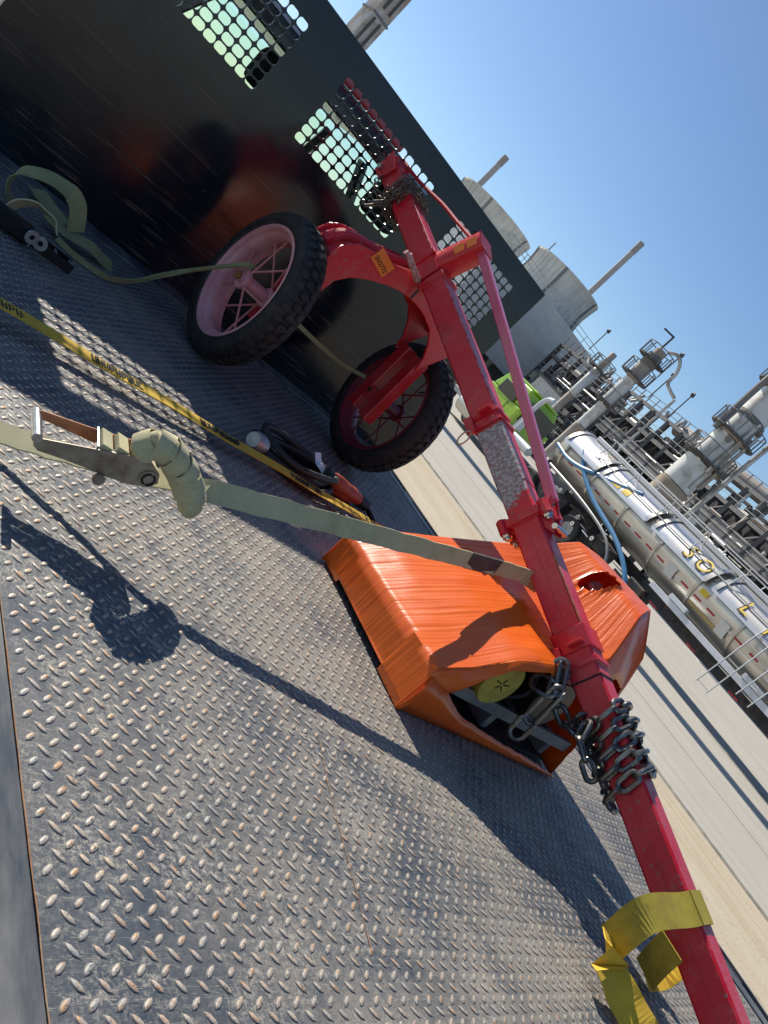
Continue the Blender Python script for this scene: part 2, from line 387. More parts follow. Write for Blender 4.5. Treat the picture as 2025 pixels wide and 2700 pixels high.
# rusty weld bead along the seam
rust = mat('rust', (0.34, 0.24, 0.15), 0.9, 0, (0.38, 0.16, 0.06), 20, lo=0.4, hi=0.6, bump=0.6)
bead = [(-2.4255 + 0.0016*mnoise.noise(Vector((yy*14, 0, 2))), yy, 0.0035) for yy in np.arange(-4.2, -0.2, 0.012)]
MB().tube(bead, [0.0008 + 0.0024*max(0, mnoise.noise(Vector((p[1]*9, 4, 0)))) for p in bead], 6).build('weld_bead', rust, truck, True)
MB().box((-2.43, -0.125, 0.0005), (-0.03, -0.006, 0.006)).build('front_angle', edge_m, truck)
MB().box((0.045, -5.2, -0.075), (0.056, -0.05, 0.0)).build('rub_rail', edge_m, truck)
for yy in (-0.35, -0.95, -1.55, -2.15, -2.75, -3.35, -3.95):
    MB().box((-0.009, yy - 0.045, -0.11), (0.044, yy + 0.045, -0.006)).build('stake_pocket', dark_steel, truck)
MB().box((-2.62, -5.2, -0.075), (-2.61, -0.05, 0.0)).build('rub_rail', edge_m, truck)
for xx in (-1.75, -0.7):
    MB().box((xx - 0.06, -5.2, -0.36), (xx + 0.06, 2.6, -0.14)).build('frame_rail', dark_steel, truck)

scr = [Vector((-1.779, -2.363, 0.002)), Vector((-1.817, -2.491, 0.002)), Vector((-1.849, -2.641, 0.002)), Vector((-1.878, -2.765, 0.002))]
scr = catmull(scr, 14); MB().tube([p + Vector((0.002*mnoise.noise(p*40), 0, 0)) for p in scr], [0.0004 + 0.0011*abs(mnoise.noise(p*25)) for p in scr], 5).build('rust_scratch', rust, truck)
# ---- headboard, a real perforated plate
def head_mat():
    M = mat('headboard paint', (0.012, 0.014, 0.018), 0.12, spec=0.36); t, b = nodes_of(M); v = objvec(t)
    h = t.nodes.new('ShaderNodeSeparateXYZ'); t.links.new(objvec(t), h.inputs[0])
    low = ramp(t, h.outputs['Z'], 1.2, 1.75, 1.0, 0.0)
    c = mixc(t, ramp(t, add_noise(t, 2.5, 6, v), 0.4, 0.7), (0.006, 0.0085, 0.014), (0.014, 0.017, 0.023))
    spots = ramp(t, add_noise(t, 16, 5, v, 0.75), 0.665, 0.70); c = mixc(t, mathn(t, 'MULTIPLY', spots, 0.55), c, (0.16, 0.15, 0.14))
    # long scrapes, level with the deck, denser low down
    s1 = add_noise(t, 10, 5, objvec(t, (0.28, 1, 5)), 0.6); k = ramp(t, s1, 0.565, 0.64); k = mathn(t, 'MULTIPLY', k, low)
    c = mixc(t, mathn(t, 'MULTIPLY', k, 0.8), c, (0.10, 0.07, 0.05))
    s2 = add_noise(t, 22, 5, objvec(t, (0.12, 1, 6)), 0.6); k2 = mathn(t, 'MULTIPLY', ramp(t, s2, 0.60, 0.655), ramp(t, h.outputs['Z'], 1.2, 2.2, 1.0, 0.25))
    c = mixc(t, mathn(t, 'MULTIPLY', k2, 0.40), c, (0.17, 0.15, 0.13))
    cr = add_noise(t, 6, 4, v, 0.5, 0.6); kk = mathn(t, 'ABSOLUTE', mathn(t, 'SUBTRACT', cr, 0.5))
    kk = mathn(t, 'MULTIPLY', ramp(t, kk, 0.0, 0.004, 1.0, 0.0), ramp(t, add_noise(t, 3, 3, v), 0.5, 0.6))
    c = mixc(t, mathn(t, 'MULTIPLY', kk, 0.6), c, (0.004, 0.004, 0.005))
    rs = ramp(t, add_noise(t, 4.5, 4, v), 0.71, 0.75); c = mixc(t, rs, c, (0.16, 0.06, 0.02))
    t.links.new(c, b.inputs['Base Color'])
    t.links.new(mathn(t, 'ADD', ramp(t, add_noise(t, 7, 6, v), 0.3, 0.75, 0.10, 0.22), mathn(t, 'MULTIPLY', k, 0.3)), b.inputs['Roughness'])
    bumpn(t, b, add_noise(t, 3.5, 3, v), 0.05, 0.02); return M
HX0, HX1, HZ = -2.475, 0.0, 1.168
PX, PZ = 0.0515, 0.0383
wins = [(-2.2215, 10), (-1.482, 12), (-0.6595, 10)]
mb = MB(); T = 0.007
zrow0 = 0.781; z0 = zrow0 - PZ/2; z1 = zrow0 + 7.5*PZ
def slab(x0, x1, za, zb): mb.box((x0, 0, za), (x1, T, zb))
slab(HX0, HX1, 0.0, z0); slab(HX0, HX1, z1, HZ)
xs = [HX0]
for x_, n_ in wins: xs += [x_ - PX/2, x_ + (n_ - 0.5)*PX]
xs.append(HX1)
for i in range(0, len(xs), 2): slab(xs[i], xs[i+1], z0, z1)
hl, hw = 0.0240, 0.0160; r_ = 0.0125
for x_, n_ in wins:
    for i in range(n_):
        for j in range(8):
            cx_, cz_ = x_ + i*PX, zrow0 + j*PZ
            ring = []
            for (sx, sz, a0) in ((1, 1, 0), (-1, 1, 90), (-1, -1, 180), (1, -1, 270)):
                for k in range(4):
                    a = R(a0 + 30*k); ring.append((cx_ + sx*(hl - r_) + r_*math.cos(a), cz_ + sz*(hw - r_) + r_*math.sin(a)))
            out = [(cx_ + PX/2, cz_ + PZ/2), (cx_ - PX/2, cz_ + PZ/2), (cx_ - PX/2, cz_ - PZ/2), (cx_ + PX/2, cz_ - PZ/2)]
            vs = [(p[0], 0, p[1]) for p in ring + out] + [(p[0], T, p[1]) for p in ring + out]; fs = []
            for s_ in range(4):
                for k in range(3): fs.append((4*s_ + k, 4*s_ + k + 1, 16 + s_))
                fs.append((4*s_ + 3, (4*s_ + 4) % 16, 16 + (s_ + 1) % 4, 16 + s_))
            fs += [tuple(q + 20 for q in f[::-1]) for f in fs]
            for k in range(16): fs.append((k, (k+1) % 16, 20 + (k+1) % 16, 20 + k))
            mb.add(vs, fs)
mb.build('headboard', head_mat(), truck)
pale_edge = mat('pale edge', (0.55, 0.53, 0.48), 0.5, 0.3)
MB().box((HX0 - 0.007, -0.003, 0.0), (HX0 - 0.001, 0.012, HZ)).build('headboard_edge', pale_edge, truck)
MB().box((HX1 + 0.001, 0.001, 0.0), (HX1 + 0.008, 0.04, HZ)).build('headboard_edge', dark_steel, truck)
MB().box((HX0, T + 0.001, 0.0), (HX1, 0.06, 0.07)).build('headboard_sill', dark_steel, truck)
MB().bar((-1.62, 0.04, 0.07), (-1.62, 0.04, HZ - 0.02), 0.05).build('headboard_stiffener', dark_steel, truck)
MB().bar((-0.79, 0.04, 0.07), (-0.79, 0.04, HZ - 0.02), 0.05).build('headboard_stiffener', dark_steel, truck)

# ---- cab ahead of the headboard
cabm = mat('cab paint', (0.03, 0.033, 0.036), 0.3, 0.0, coat=0.5)
glass = bpy.data.materials.new('tinted glass'); glass.use_nodes = True
_t = glass.node_tree; _b = _t.nodes['Principled BSDF']; _b.inputs['Base Color'].default_value = (0.66, 0.83, 0.78, 1)
_b.inputs['Transmission Weight'].default_value = 1.0; _b.inputs['Roughness'].default_value = 0.02; _b.inputs['IOR'].default_value = 1.02
seatm = mat('seat cloth', (0.03, 0.03, 0.033), 0.9)
cb = MB(); yb = 0.45
def sect(z): return 0.98 if z < 0.5 else 0.98 - (z - 0.5)*0.5     # half width of the cab
def wallq(y, za, zb, u0, u1, th=0.05):           # rear wall piece between fractions of the half width
    a0, a1 = sect(za), sect(zb); c_ = -1.22
    cb.hexa([(c_ + u0*a0, y, za), (c_ + u1*a0, y, za), (c_ + u1*a0, y + th, za), (c_ + u0*a0, y + th, za),
             (c_ + u0*a1, y, zb), (c_ + u1*a1, y, zb), (c_ + u1*a1, y + th, zb), (c_ + u0*a1, y + th, zb)])
wallq(yb, -0.55, 0.55, -1, 1); wallq(yb, 0.55, 0.98, -1, -0.86); wallq(yb, 0.55, 0.98, 0.86, 1); wallq(yb, 0.98, 1.06, -1, 1)
for sgn in (-1, 1):
    def side(y0, y1, za, zb):
        a0, a1 = sect(za), sect(zb); c_ = -1.22
        cb.hexa([(c_ + sgn*(a0 - 0.05), y0, za), (c_ + sgn*a0, y0, za), (c_ + sgn*a0, y1, za), (c_ + sgn*(a0 - 0.05), y1, za),
                 (c_ + sgn*(a1 - 0.05), y0, zb), (c_ + sgn*a1, y0, zb), (c_ + sgn*a1, y1, zb), (c_ + sgn*(a1 - 0.05), y1, zb)])
    side(yb + 0.051, 2.3, -0.55, 0.5); side(yb + 0.051, 0.62, 0.501, 1.0); side(1.25, 1.33, 0.501, 1.0)
    cb.bar((-1.22 + sgn*0.72, 1.9, 1.0), (-1.22 + sgn*0.92, 2.45, 0.5), 0.06)
a1 = sect(1.06)
cb.hexa([(-1.22 - a1, yb, 1.061), (-1.22 + a1, yb, 1.061), (-1.22 + a1, 1.95, 1.061), (-1.22 - a1, 1.95, 1.061),
         (-1.22 - a1 + 0.1, yb + 0.06, 1.09), (-1.22 + a1 - 0.1, yb + 0.06, 1.09), (-1.22 + a1 - 0.1, 1.85, 1.09), (-1.22 - a1 + 0.1, 1.85, 1.09)])
cb.box((-2.1, 2.31, -0.5), (-0.34, 3.6, 0.35)); cb.box((-2.05, 2.3, 0.36), (-0.39, 2.6, 0.48))
cabo = cb.build('cab', cabm, truck, bevel=0.012)
a0, a1 = sect(0.55)*0.86, sect(0.98)*0.86
MB().hexa([(-1.22 - a0, yb + 0.02, 0.551), (-1.22 + a0, yb + 0.02, 0.551), (-1.22 + a0, yb + 0.026, 0.551), (-1.22 - a0, yb + 0.026, 0.551),
           (-1.22 - a1, yb + 0.02, 0.979), (-1.22 + a1, yb + 0.02, 0.979), (-1.22 + a1, yb + 0.026, 0.979), (-1.22 - a1, yb + 0.026, 0.979)]).build('rear_window', glass, truck)
MB().add([(-2.0, 2.44, 0.5), (-0.44, 2.44, 0.5), (-0.52, 1.92, 1.04), (-1.92, 1.92, 1.04)], [(0, 1, 2, 3)]).build('windscreen', glass, truck)
for sx in (-1.375, -0.50):
    s_ = MB().box((sx - 0.21, 0.75, 0.0), (sx + 0.21, 0.9, 0.78)).box((sx - 0.24, 0.9, -0.05), (sx + 0.24, 1.4, 0.1)); s_.build('seat', seatm, truck, bevel=0.04)
    MB().box((sx - 0.13, 0.77, 0.80), (sx + 0.13, 0.87, 0.98)).build('headrest', seatm, truck, bevel=0.04)
redlens = mat('red lens', (0.5, 0.01, 0.015), 0.15, coat=0.6)
MB().box((-1.30, 0.50, 1.094), (-0.84, 0.58, 1.135)).build('light_bar', redlens, truck, bevel=0.008)
mw = mat('mirror shell', (0.02, 0.02, 0.022), 0.4)
for (wy, wx) in ((-3.9, -2.25), (-3.9, -0.2), (3.0, -2.1), (3.0, -0.34)):
    w_ = MB().lathe([(-0.12, 0.25), (-0.13, 0.4), (-0.1, 0.47), (0.1, 0.47), (0.13, 0.4), (0.12, 0.25)], (wx, wy, GZ + 0.47), (1, 0, 0), 32).build('wheel', rubber, truck, True)
    MB().lathe([(-0.06, 0.02), (-0.06, 0.24), (0.06, 0.24), (0.06, 0.02)], (wx, wy, GZ + 0.47), (1, 0, 0), 20).build('rim', grey_steel, w_, True)

# ================================================================== two-wheeled boom cart
TD = Vector((-0.07921, 0.95734, 0.27790)); TN = Vector((0.99659, 0.08246, 0.0)); TU = Vector((0.02291, -0.27695, 0.96061))
def T(y): return Vector((-1.0337 - 0.08274*(y + 1), y, 0.6851 + 0.29028*(y + 1)))
cart = thing('boom_cart', 'red two wheeled cart with long square boom leaning over the deck', 'cart', (-1.07, -0.54, 0.0))
def tube_seg(y0, y1, w, name, material, bev=0.006):
    return MB().bar(T(y0), T(y1), w, w, TU, bev).build(name, material, cart)
# boom: three telescoped square tubes
boom_m = red_paint('boom paint', (0.58, 0.009, 0.026), (0.58, 0.085, 0.10), 0.61)
t_, b_ = nodes_of(boom_m)
sx_ = t_.nodes.new('ShaderNodeSeparateXYZ'); t_.links.new(objvec(t_), sx_.inputs[0])
old = b_.inputs['Base Color'].links[0].from_socket
# bare scraped patch on the left face just below the upper collar
yy_ = mathn(t_, 'ADD', sx_.outputs['Y'], mathn(t_, 'MULTIPLY', mathn(t_, 'SUBTRACT', add_noise(t_, 22, 6, objvec(t_)), 0.5), 0.16))
msk = mathn(t_, 'MULTIPLY', ramp(t_, yy_, -1.125, -1.12), ramp(t_, yy_, -0.83, -0.84))
lfc = ramp(t_, sx_.outputs['X'], 0.052, 0.048)
msk = mathn(t_, 'MULTIPLY', msk, lfc)
chip = ramp(t_, add_noise(t_, 60, 6, objvec(t_), 0.8), 0.36, 0.42)
bare = mixc(t_, ramp(t_, add_noise(t_, 90, 6, objvec(t_), 0.8), 0.40, 0.58), (0.52, 0.50, 0.50), (0.20, 0.15, 0.14))
t_.links.new(mixc(t_, mathn(t_, 'MULTIPLY', msk, chip), old, bare), b_.inputs['Base Color'])
tube_seg(-0.045, -1.60, 0.0915, 'boom', boom_m)
tube_seg(-1.60, -2.17, 0.0885, 'boom', boom_m)
tube_seg(-2.17, -3.15, 0.0845, 'boom', boom_m)
# faint raised line down the middle of the left face
MB().bar(T(-1.75) - TN*0.0445, T(-2.13) - TN*0.0445, 0.001, 0.0016, TU).build('centre_line', red_dull, cart)
MB().bar(T(-2.2) - TN*0.0425, T(-3.1) - TN*0.0425, 0.001, 0.0016, TU).build('centre_line', red_dull, cart)
# rust-worn upper edge
def worn(y0, y1, w, seed, name='worn_edge'):
    mb = MB(); k = int(abs(y1 - y0)/0.006); ptsw = []; rr = []
    for i in range(k + 1):
        y = y0 + (y1 - y0)*i/k; q = T(y) - TN*(w/2 - 0.002) + TU*(w/2 - 0.002)
        ptsw.append(q); rr.append(0.0016 + 0.0042*max(0, mnoise.noise(Vector((y*28, seed, 0))) + 0.15))
    return mb.tube(ptsw, rr, 6).build(name, rust, cart, True)
worn(-1.86, -2.12, 0.0885, 3)
chalk = mat('chalky paint', (0.62, 0.30, 0.32), 0.7, 0, (0.40, 0.05, 0.06), 60, lo=0.4, hi=0.6)
for (ya, yb2, sd) in ((-0.30, -0.62, 1), (-0.75, -1.30, 2)):
    mb = MB(); k = int(abs(yb2 - ya)/0.008)
    mb.tube([T(ya + (yb2 - ya)*i/k) - TN*0.0437 + TU*0.0437 for i in range(k + 1)], [0.001 + 0.003*max(0.0, mnoise.noise(Vector((i*0.31, sd, 7))) + 0.2) for i in range(k + 1)], 6).build('worn_edge', chalk, cart, True)
# collars: flange plates round the boom
def collar(y, w, th, name='collar'):
    return MB().bar(T(y + th/2), T(y - th/2), w, w, TU, 0.003).build(name, red, cart, True, autosmooth=50)
collar(-1.335, 0.104, 0.012); collar(-1.372, 0.104, 0.012)
collar(-2.10, 0.101, 0.06); collar(-2.165, 0.098, 0.012)
# pin lugs on collars
for yc in (-1.35, -2.135):
    c_ = T(yc) - TN*0.052
    MB().bar(c_ - TU*0.052 + TD*0.03, c_ - TU*0.052 - TD*0.03, 0.016, 0.03, TU).build('pin_lug', red, cart, bevel=0.003)
    MB().bar(c_ - TU*0.01 + TD*0.02 - TN*0.006, c_ + TU*0.034 + TD*0.02 - TN*0.006, 0.03, 0.008, TD).build('pin_plate', red, cart, bevel=0.002)
# dark band under the lower collar: the slip gap's shade painted on
MB().bar(T(-2.205), T(-2.209), 0.0895, 0.0895, TU).build('slip_gap', mat('painted gap shade', (0.012, 0.01, 0.01), 0.8), cart)
# split ring hanging at the upper collar
rg = T(-1.375) - TN*0.06 - TU*0.055
wire = mat('ring wire', (0.42, 0.30, 0.26), 0.4, 0.7)
ring_pts = [rg + Vector((-0.022*math.sin(a)*0.5, -0.012*math.sin(a), -0.028 + 0.028*math.cos(a))) + Vector((0.016*math.sin(a), 0.0, 0)) for a in [2*math.pi*i/24 for i in range(24)]]
MB().tube(ring_pts, 0.0028, 6, closed=True).build('split_ring', wire, cart, True)
def weld_ring(y, w):
    mb = MB(); c4 = [(-1, -1), (1, -1), (1, 1), (-1, 1)]
    for i in range(4):
        a_, b_2 = c4[i], c4[(i+1) % 4]; p = [T(y) + TN*(a_[0] + (b_2[0]-a_[0])*k/14)*w/2 + TU*(a_[1] + (b_2[1]-a_[1])*k/14)*w/2 for k in range(15)]
        mb.tube(p, [0.0028 + 0.0014*(k % 2) for k in range(15)], 6)
    return mb.build('weld_bead', red_dull, cart, True)
for yw, ww in ((-1.330, 0.092), (-1.3835, 0.093), (-1.703, 0.0895), (-1.728, 0.0895), (-2.07, 0.089), (-2.1715, 0.086), (-0.589, 0.092), (-0.726, 0.092)): weld_ring(yw, ww)
# clamp with four bolts that carries the brace
cy = -1.715
MB().bar(T(cy + 0.012), T(cy - 0.012), 0.112, 0.112, TU, 0.003).build('clamp_plate', red, cart, True)
for (sn, su) in ((-1, -1), (-1, 1), (1, -1), (1, 1)):
    e = T(cy) + TN*sn*0.035 + TU*su*0.068
    MB().bar(e + TD*0.022, e - TD*0.022, 0.045, 0.034, TU, 0.012).build('clamp_ear', red, cart, True)
    bo = MB().disc(e - TD*0.022, -TD, 0.0155, 0.012, 6).build('bolt', bright_steel, cart)
    MB().disc(e - TD*0.034, -TD, 0.0095, 0.008, 10).build('bolt_end', bright_steel, bo, True)
br = T(cy) + TU*0.075
MB().prism([(0, 0), (0.10, 0.0), (0.02, -0.055)], 0, -0.004, 0.004)
for sn in (-0.026, 0.026):
    a = br + TN*sn + TD*0.03 + TU*0.022; b = br + TN*sn - TD*0.085 - TU*0.012; c_ = br + TN*sn - TD*0.02 - TU*0.05
    MB().add([a - TN*0.004, b - TN*0.004, c_ - TN*0.004, a + TN*0.004, b + TN*0.004, c_ + TN*0.004], [(0, 1, 2), (5, 4, 3), (0, 3, 4, 1), (1, 4, 5, 2), (2, 5, 3, 0)]).build('brace_bracket', red, cart)
MB().disc(br - TN*0.04 - TD*0.07, TN, 0.009, 0.08, 10).build('bolt', bright_steel, cart, True)
# king post and brace
P0 = Vector((-1.07, -0.655, 0.82)); P1 = Vector((-1.062, -0.745, 0.985))
MB().bar(P0, P1, 0.082, 0.076, (0, 0.88, 0.47), 0.004).build('king_post', red, cart, True, autosmooth=50)
MB().bar(P1, P1 + (P1 - P0).normalized()*0.005, 0.080, 0.074, (0, 0.88, 0.47)).build('post_cap', red_dull, cart)
pin = MB().tube([P1 + Vector((-0.03, 0.055, 0.004)), P1 + Vector((0.02, 0.055, 0.012))], 0.0135, 12).build('post_pin', mat('worn black pin', (0.03, 0.035, 0.035), 0.35, 0.5), cart, True)
brace_paint = mat('sun-tinted red paint', (0.62, 0.09, 0.19), 0.22, 0, (0.56, 0.11, 0.19), 9, coat=0.3)  # pink is the sunlit sky sheen painted into the red brace
ptop = [(-1.085, 0.0, 1.03), (-1.075, -0.14, 1.012), (-1.07, -0.27, 1.006), (-1.07, -0.40, 1.0), (-1.07, -0.53, 0.986), (-1.07, -0.66, 0.974), (-1.066, -0.735, 0.968)]
MB().tube(catmull(ptop, 4), 0.0075, 8).build('brace_rod', red_dull, cart, True)
plow = [Vector((-1.066, -0.725, 0.972)), Vector((-1.062, -0.80, 0.944)), T(-1.69) + TU*0.088]
MB().bar(plow[0], plow[1], 0.028, 0.03, TU, 0.003).build('brace_bar', brace_paint, cart, True)
MB().bar(plow[1], plow[2], 0.028, 0.032, TU, 0.003).build('brace_bar', brace_paint, cart, True)
# boom head: pointed end plate with a pin
he = T(-0.045)
MB().bar(he, he + TD*0.03 + TU*0.012, 0.098, 0.10, TU, 0.004).build('boom_head', red_dull, cart, True)
hp = [he - TN*0.055 + TU*0.05 + TD*0.04, he - TN*0.055 + TU*0.03 - TD*0.06, he - TN*0.055 - TU*0.05 - TD*0.05, he - TN*0.055 - TU*0.05 + TD*0.02]
MB().add([p - TN*0.004 for p in hp] + [p + TN*0.004 for p in hp], [(3, 2, 1, 0), (4, 5, 6, 7), (0, 1, 5, 4), (1, 2, 6, 5), (2, 3, 7, 6), (3, 0, 4, 7)]).build('head_plate', red, cart)
MB().disc(he - TN*0.06 - TU*0.02 - TD*0.01, -TN, 0.012, 0.02, 12).build('head_pin', bright_steel, cart, True)
# saddle that ties the boom to the yoke
for yc, th in ((-0.60, 0.02), (-0.715, 0.02)):
    MB().bar(T(yc + th/2), T(yc - th/2), 0.108, 0.108, TU, 0.003).build('saddle_plate', red, cart, True)
MB().bar(T(-0.645) - TN*0.05, T(-0.695) - TN*0.05, 0.014, 0.085, TU).build('saddle_side', red_dull, cart)
MB().bar(T(-0.645) + TN*0.05, T(-0.695) + TN*0.05, 0.014, 0.085, TU).build('saddle_side', red_dull, cart)
# yoke: two arched plates with a bridging rib
outer = [(-1.425, 0.46), (-1.432, 0.55), (-1.425, 0.605), (-1.405, 0.645), (-1.37, 0.672), (-1.32, 0.688), (-1.26, 0.70), (-1.20, 0.716), (-1.14, 0.74), (-1.09, 0.755),
         (-1.0, 0.755), (-0.93, 0.735), (-0.86, 0.715), (-0.79, 0.70), (-0.74, 0.67), (-0.722, 0.615)]
inner = [(-0.792, 0.485), (-0.808, 0.545), (-0.845, 0.60), (-0.89, 0.64), (-0.95, 0.66), (-1.0, 0.668), (-1.06, 0.668), (-1.12, 0.658), (-1.18, 0.638), (-1.25, 0.605), (-1.31, 0.565), (-1.345, 0.52), (-1.355, 0.46)]
def arch(y0, y1, name, material, io=inner, oo=outer):
    return MB().prism(oo + io, 1, y0, y1).build(name, material, cart, bevel=0.004)
arch(-0.652, -0.640, 'yoke_plate', red); arch(-0.462, -0.450, 'yoke_plate', red)
o2 = [(x, z - 0.022) for x, z in outer[1:-1]]; i2 = [(x, z - 0.045) for x, z in reversed(outer[1:-1])]
MB().prism(o2 + i2, 1, -0.639, -0.463).build('yoke_web', red_dull, cart, True)
rib = [Vector((x, -0.55, z - 0.012)) for x, z in outer[2:-2]]
MB().tube(catmull(rib, 3), 0.024, 10).build('yoke_rib', red, cart, True)
for (xa, nm) in ((-1.385, 'yoke_arm'), (-0.772, 'yoke_arm')):
    for ya in (-0.615, -0.505):
        MB().bar((xa, ya, 0.535), (xa, ya - 0.004, 0.205), 0.054, 0.058, (0, 1, 0), 0.004).build(nm, red_dull, cart, True)
    MB().box((xa - 0.026, -0.59, 0.262), (xa + 0.026, -0.515, 0.322)).build('axle_block', red_dull, cart)
# stickers on the yoke plate and post
stick_m = mat('orange sticker', (0.78, 0.20, 0.02), 0.45)
sc_ = Vector((-1.258, -0.655, 0.684)); sxd = (Vector((-1.226, -0.652, 0.680)) - Vector((-1.282, -0.652, 0.689))).normalized()
sxd = (Vector((1, 0, -0.22))).normalized(); syd = Vector((0.22, 0, 1)).normalized()
mb = MB(); q = [sc_ + sxd*a*0.047 + syd*b*0.028 for a, b in ((-1, -1), (1, -1), (1, 1), (-1, 1))]
stk = mb.add(q + [p + Vector((0, 0.0008, 0)) for p in q], [(0, 1, 2, 3), (7, 6, 5, 4), (0, 4, 5, 1), (1, 5, 6, 2), (2, 6, 7, 3), (3, 7, 4, 0)]).build('sticker', stick_m, cart)
lettering('SN2772', 0.024, sc_ - syd*0.010, sxd, syd, ink, stk)
u_ = (P1 - P0).normalized(); pc = P0.lerp(P1, 0.60) - Vector((0.0425, 0, 0))
pv = Vector((0, 0.88, 0.47))
for k, a in ((0, 0.0), (1, 0.05)):
    c_ = pc + u_*(a - 0.005); q = [c_ + u_*x*0.02 + pv*y*0.019 for x, y in ((-1, -1), (1, -1), (1, 1), (-1, 1))]
    MB().add(q + [p + Vector((0.0008, 0, 0)) for p in q], [(0, 1, 2, 3), (7, 6, 5, 4), (0, 4, 5, 1), (1, 5, 6, 2), (2, 6, 7, 3), (3, 7, 4, 0)]).build('sticker', stick_m, cart)
# wheels
def tread_blocks(cx_, hw_, Ro):
    mb = MB(); n_ = 44
    for row, (x0, x1, ph, dr0, dr1) in enumerate(((-0.050, -0.020, 0, -0.012, 0.0), (-0.015, 0.015, 0.5, 0.001, 0.001), (0.020, 0.050, 0, 0.0, -0.012))):
        for k in range(n_):
            a0 = 2*math.pi*(k + ph + 0.15)/n_; a1 = 2*math.pi*(k + ph + 0.85)/n_; am = (a0 + a1)/2; s_ = 2*math.pi/n_*0.16
            xm = (x0 + x1)/2
            hexp = [(x0, am - 1.6*s_), (xm, a0), (x1, am - 1.6*s_), (x1, am + 1.6*s_), (xm, a1), (x0, am + 1.6*s_)]
            vs = []
            for up in (0, 1):
                for (x, a) in hexp:
                    f_ = (x - x0)/(x1 - x0); rr = Ro - 0.010 + dr0*(1 - f_) + dr1*f_ + 0.0115*up
                    sh = 0.9 if up else 1.0; x_ = xm + (x - xm)*sh; a_ = am + (a - am)*sh
                    vs.append((cx_ + x_, -0.54 + rr*math.cos(a_), 0.300 + rr*math.sin(a_)))
            mb.add(vs, [tuple(range(6, 12))] + [(i, (i+1) % 6, 6 + (i+1) % 6, 6 + i) for i in range(6)])
    for sgn in (-1, 1):                          # shoulder lugs
        for k in range(n_):
            a0 = 2*math.pi*(k + 0.18)/n_; a1 = 2*math.pi*(k + 0.62)/n_; vs = []
            for (x, rr) in ((0.0535, Ro - 0.018), (0.0605, Ro - 0.050)):
                for a in (a0, a1):
                    for dx in (-0.004, 0.0035): vs.append((cx_ + sgn*(x + dx), -0.54 + rr*math.cos(a), 0.300 + rr*math.sin(a)))
            mb.hexa([vs[0], vs[2], vs[6], vs[4], vs[1], vs[3], vs[7], vs[5]])
    return mb
def cart_wheel(cx_, rim_m, spoke_m, hub_m):
    c_ = (cx_, -0.54, 0.300); Ro = 0.298
    hub = MB().lathe([(-0.075, 0.0), (-0.075, 0.017), (-0.062, 0.017), (-0.062, 0.038), (-0.05, 0.038), (-0.046, 0.026), (0.046, 0.026), (0.05, 0.038), (0.062, 0.038), (0.062, 0.017), (0.075, 0.017), (0.075, 0.0)], c_, (1, 0, 0), 20, False).build('wheel', hub_m, cart, True)
    prof = [(-0.050, 0.224), (-0.061, 0.238), (-0.064, 0.255), (-0.060, 0.272), (-0.052, 0.284), (-0.03, 0.2885), (0, 0.2895), (0.03, 0.2885), (0.052, 0.284), (0.060, 0.272), (0.064, 0.255), (0.061, 0.238), (0.050, 0.224), (0.03, 0.222), (-0.03, 0.222)]
    MB().lathe(prof, c_, (1, 0, 0), 72).build('tyre', rubber, hub, True)
    tread_blocks(cx_, 0.06, Ro).build('tread', rubber, hub, kind='stuff')
    rp = [(-0.056, 0.232), (-0.058, 0.222), (-0.050, 0.216), (-0.038, 0.213), (-0.030, 0.203), (-0.012, 0.197), (0.012, 0.197), (0.030, 0.203), (0.038, 0.213), (0.050, 0.216), (0.058, 0.222), (0.056, 0.232), (0.03, 0.2205), (-0.03, 0.2205)]
    MB().lathe(rp, c_, (1, 0, 0), 64).build('rim', rim_m, hub, True)
    for k in range(14):
        s_ = -1 if k % 2 else 1; a = 2*math.pi*k/14; a2 = a + (0.62 if (k//2) % 2 else -0.62)
        p = Vector((cx_ + s_*0.056, -0.54 + 0.033*math.cos(a2), 0.300 + 0.033*math.sin(a2))); q = Vector((cx_ + s_*0.006, -0.54 + 0.199*math.cos(a), 0.300 + 0.199*math.sin(a)))
        MB().tube([p, q], 0.0042, 6).build('spoke', spoke_m, hub, True)
    vs_ = Vector((cx_ - 0.02, -0.54 + 0.196*math.cos(2.2), 0.300 + 0.196*math.sin(2.2))); MB().tube([vs_, vs_ + Vector((-0.012, 0.03*-math.cos(2.2), -0.03*math.sin(2.2)))], 0.004, 8).build('valve', ink, hub, True)
    MB().disc((cx_ - 0.076, -0.54, 0.300), (-1, 0, 0), 0.017, 0.012, 6).build('axle_nut', rusty_nut, hub)
    for sx in (-0.0655, 0.0655):
        MB().lathe([(-0.0006, 0.2445), (-0.0006, 0.2475), (0.0006, 0.2475), (0.0006, 0.2445)], (cx_ + sx*0.985, -0.54, 0.300), (1, 0, 0), 64).build('sidewall_rib', rubber, hub, True)
    return hub
rusty_nut = mat('rusty nut', (0.32, 0.15, 0.06), 0.7, 0.3, (0.2, 0.09, 0.04), 60)
cart_wheel(-1.485, pink, mat('pink spoke paint', (0.52, 0.20, 0.20), 0.5), pink)
shaded_rim = mat('shaded red rim paint', (0.20, 0.012, 0.025), 0.45, 0, (0.13, 0.02, 0.03), 11)  # red rim darkened in colour for the shade round the far wheel
cart_wheel(-0.652, shaded_rim, shaded_rim, shaded_rim)
for xa, xb in ((-1.56, -1.34), (-0.80, -0.575)): MB().tube([(xa, -0.54, 0.300), (xb, -0.54, 0.300)], 0.011, 10).build('axle', dark_steel, cart, True)
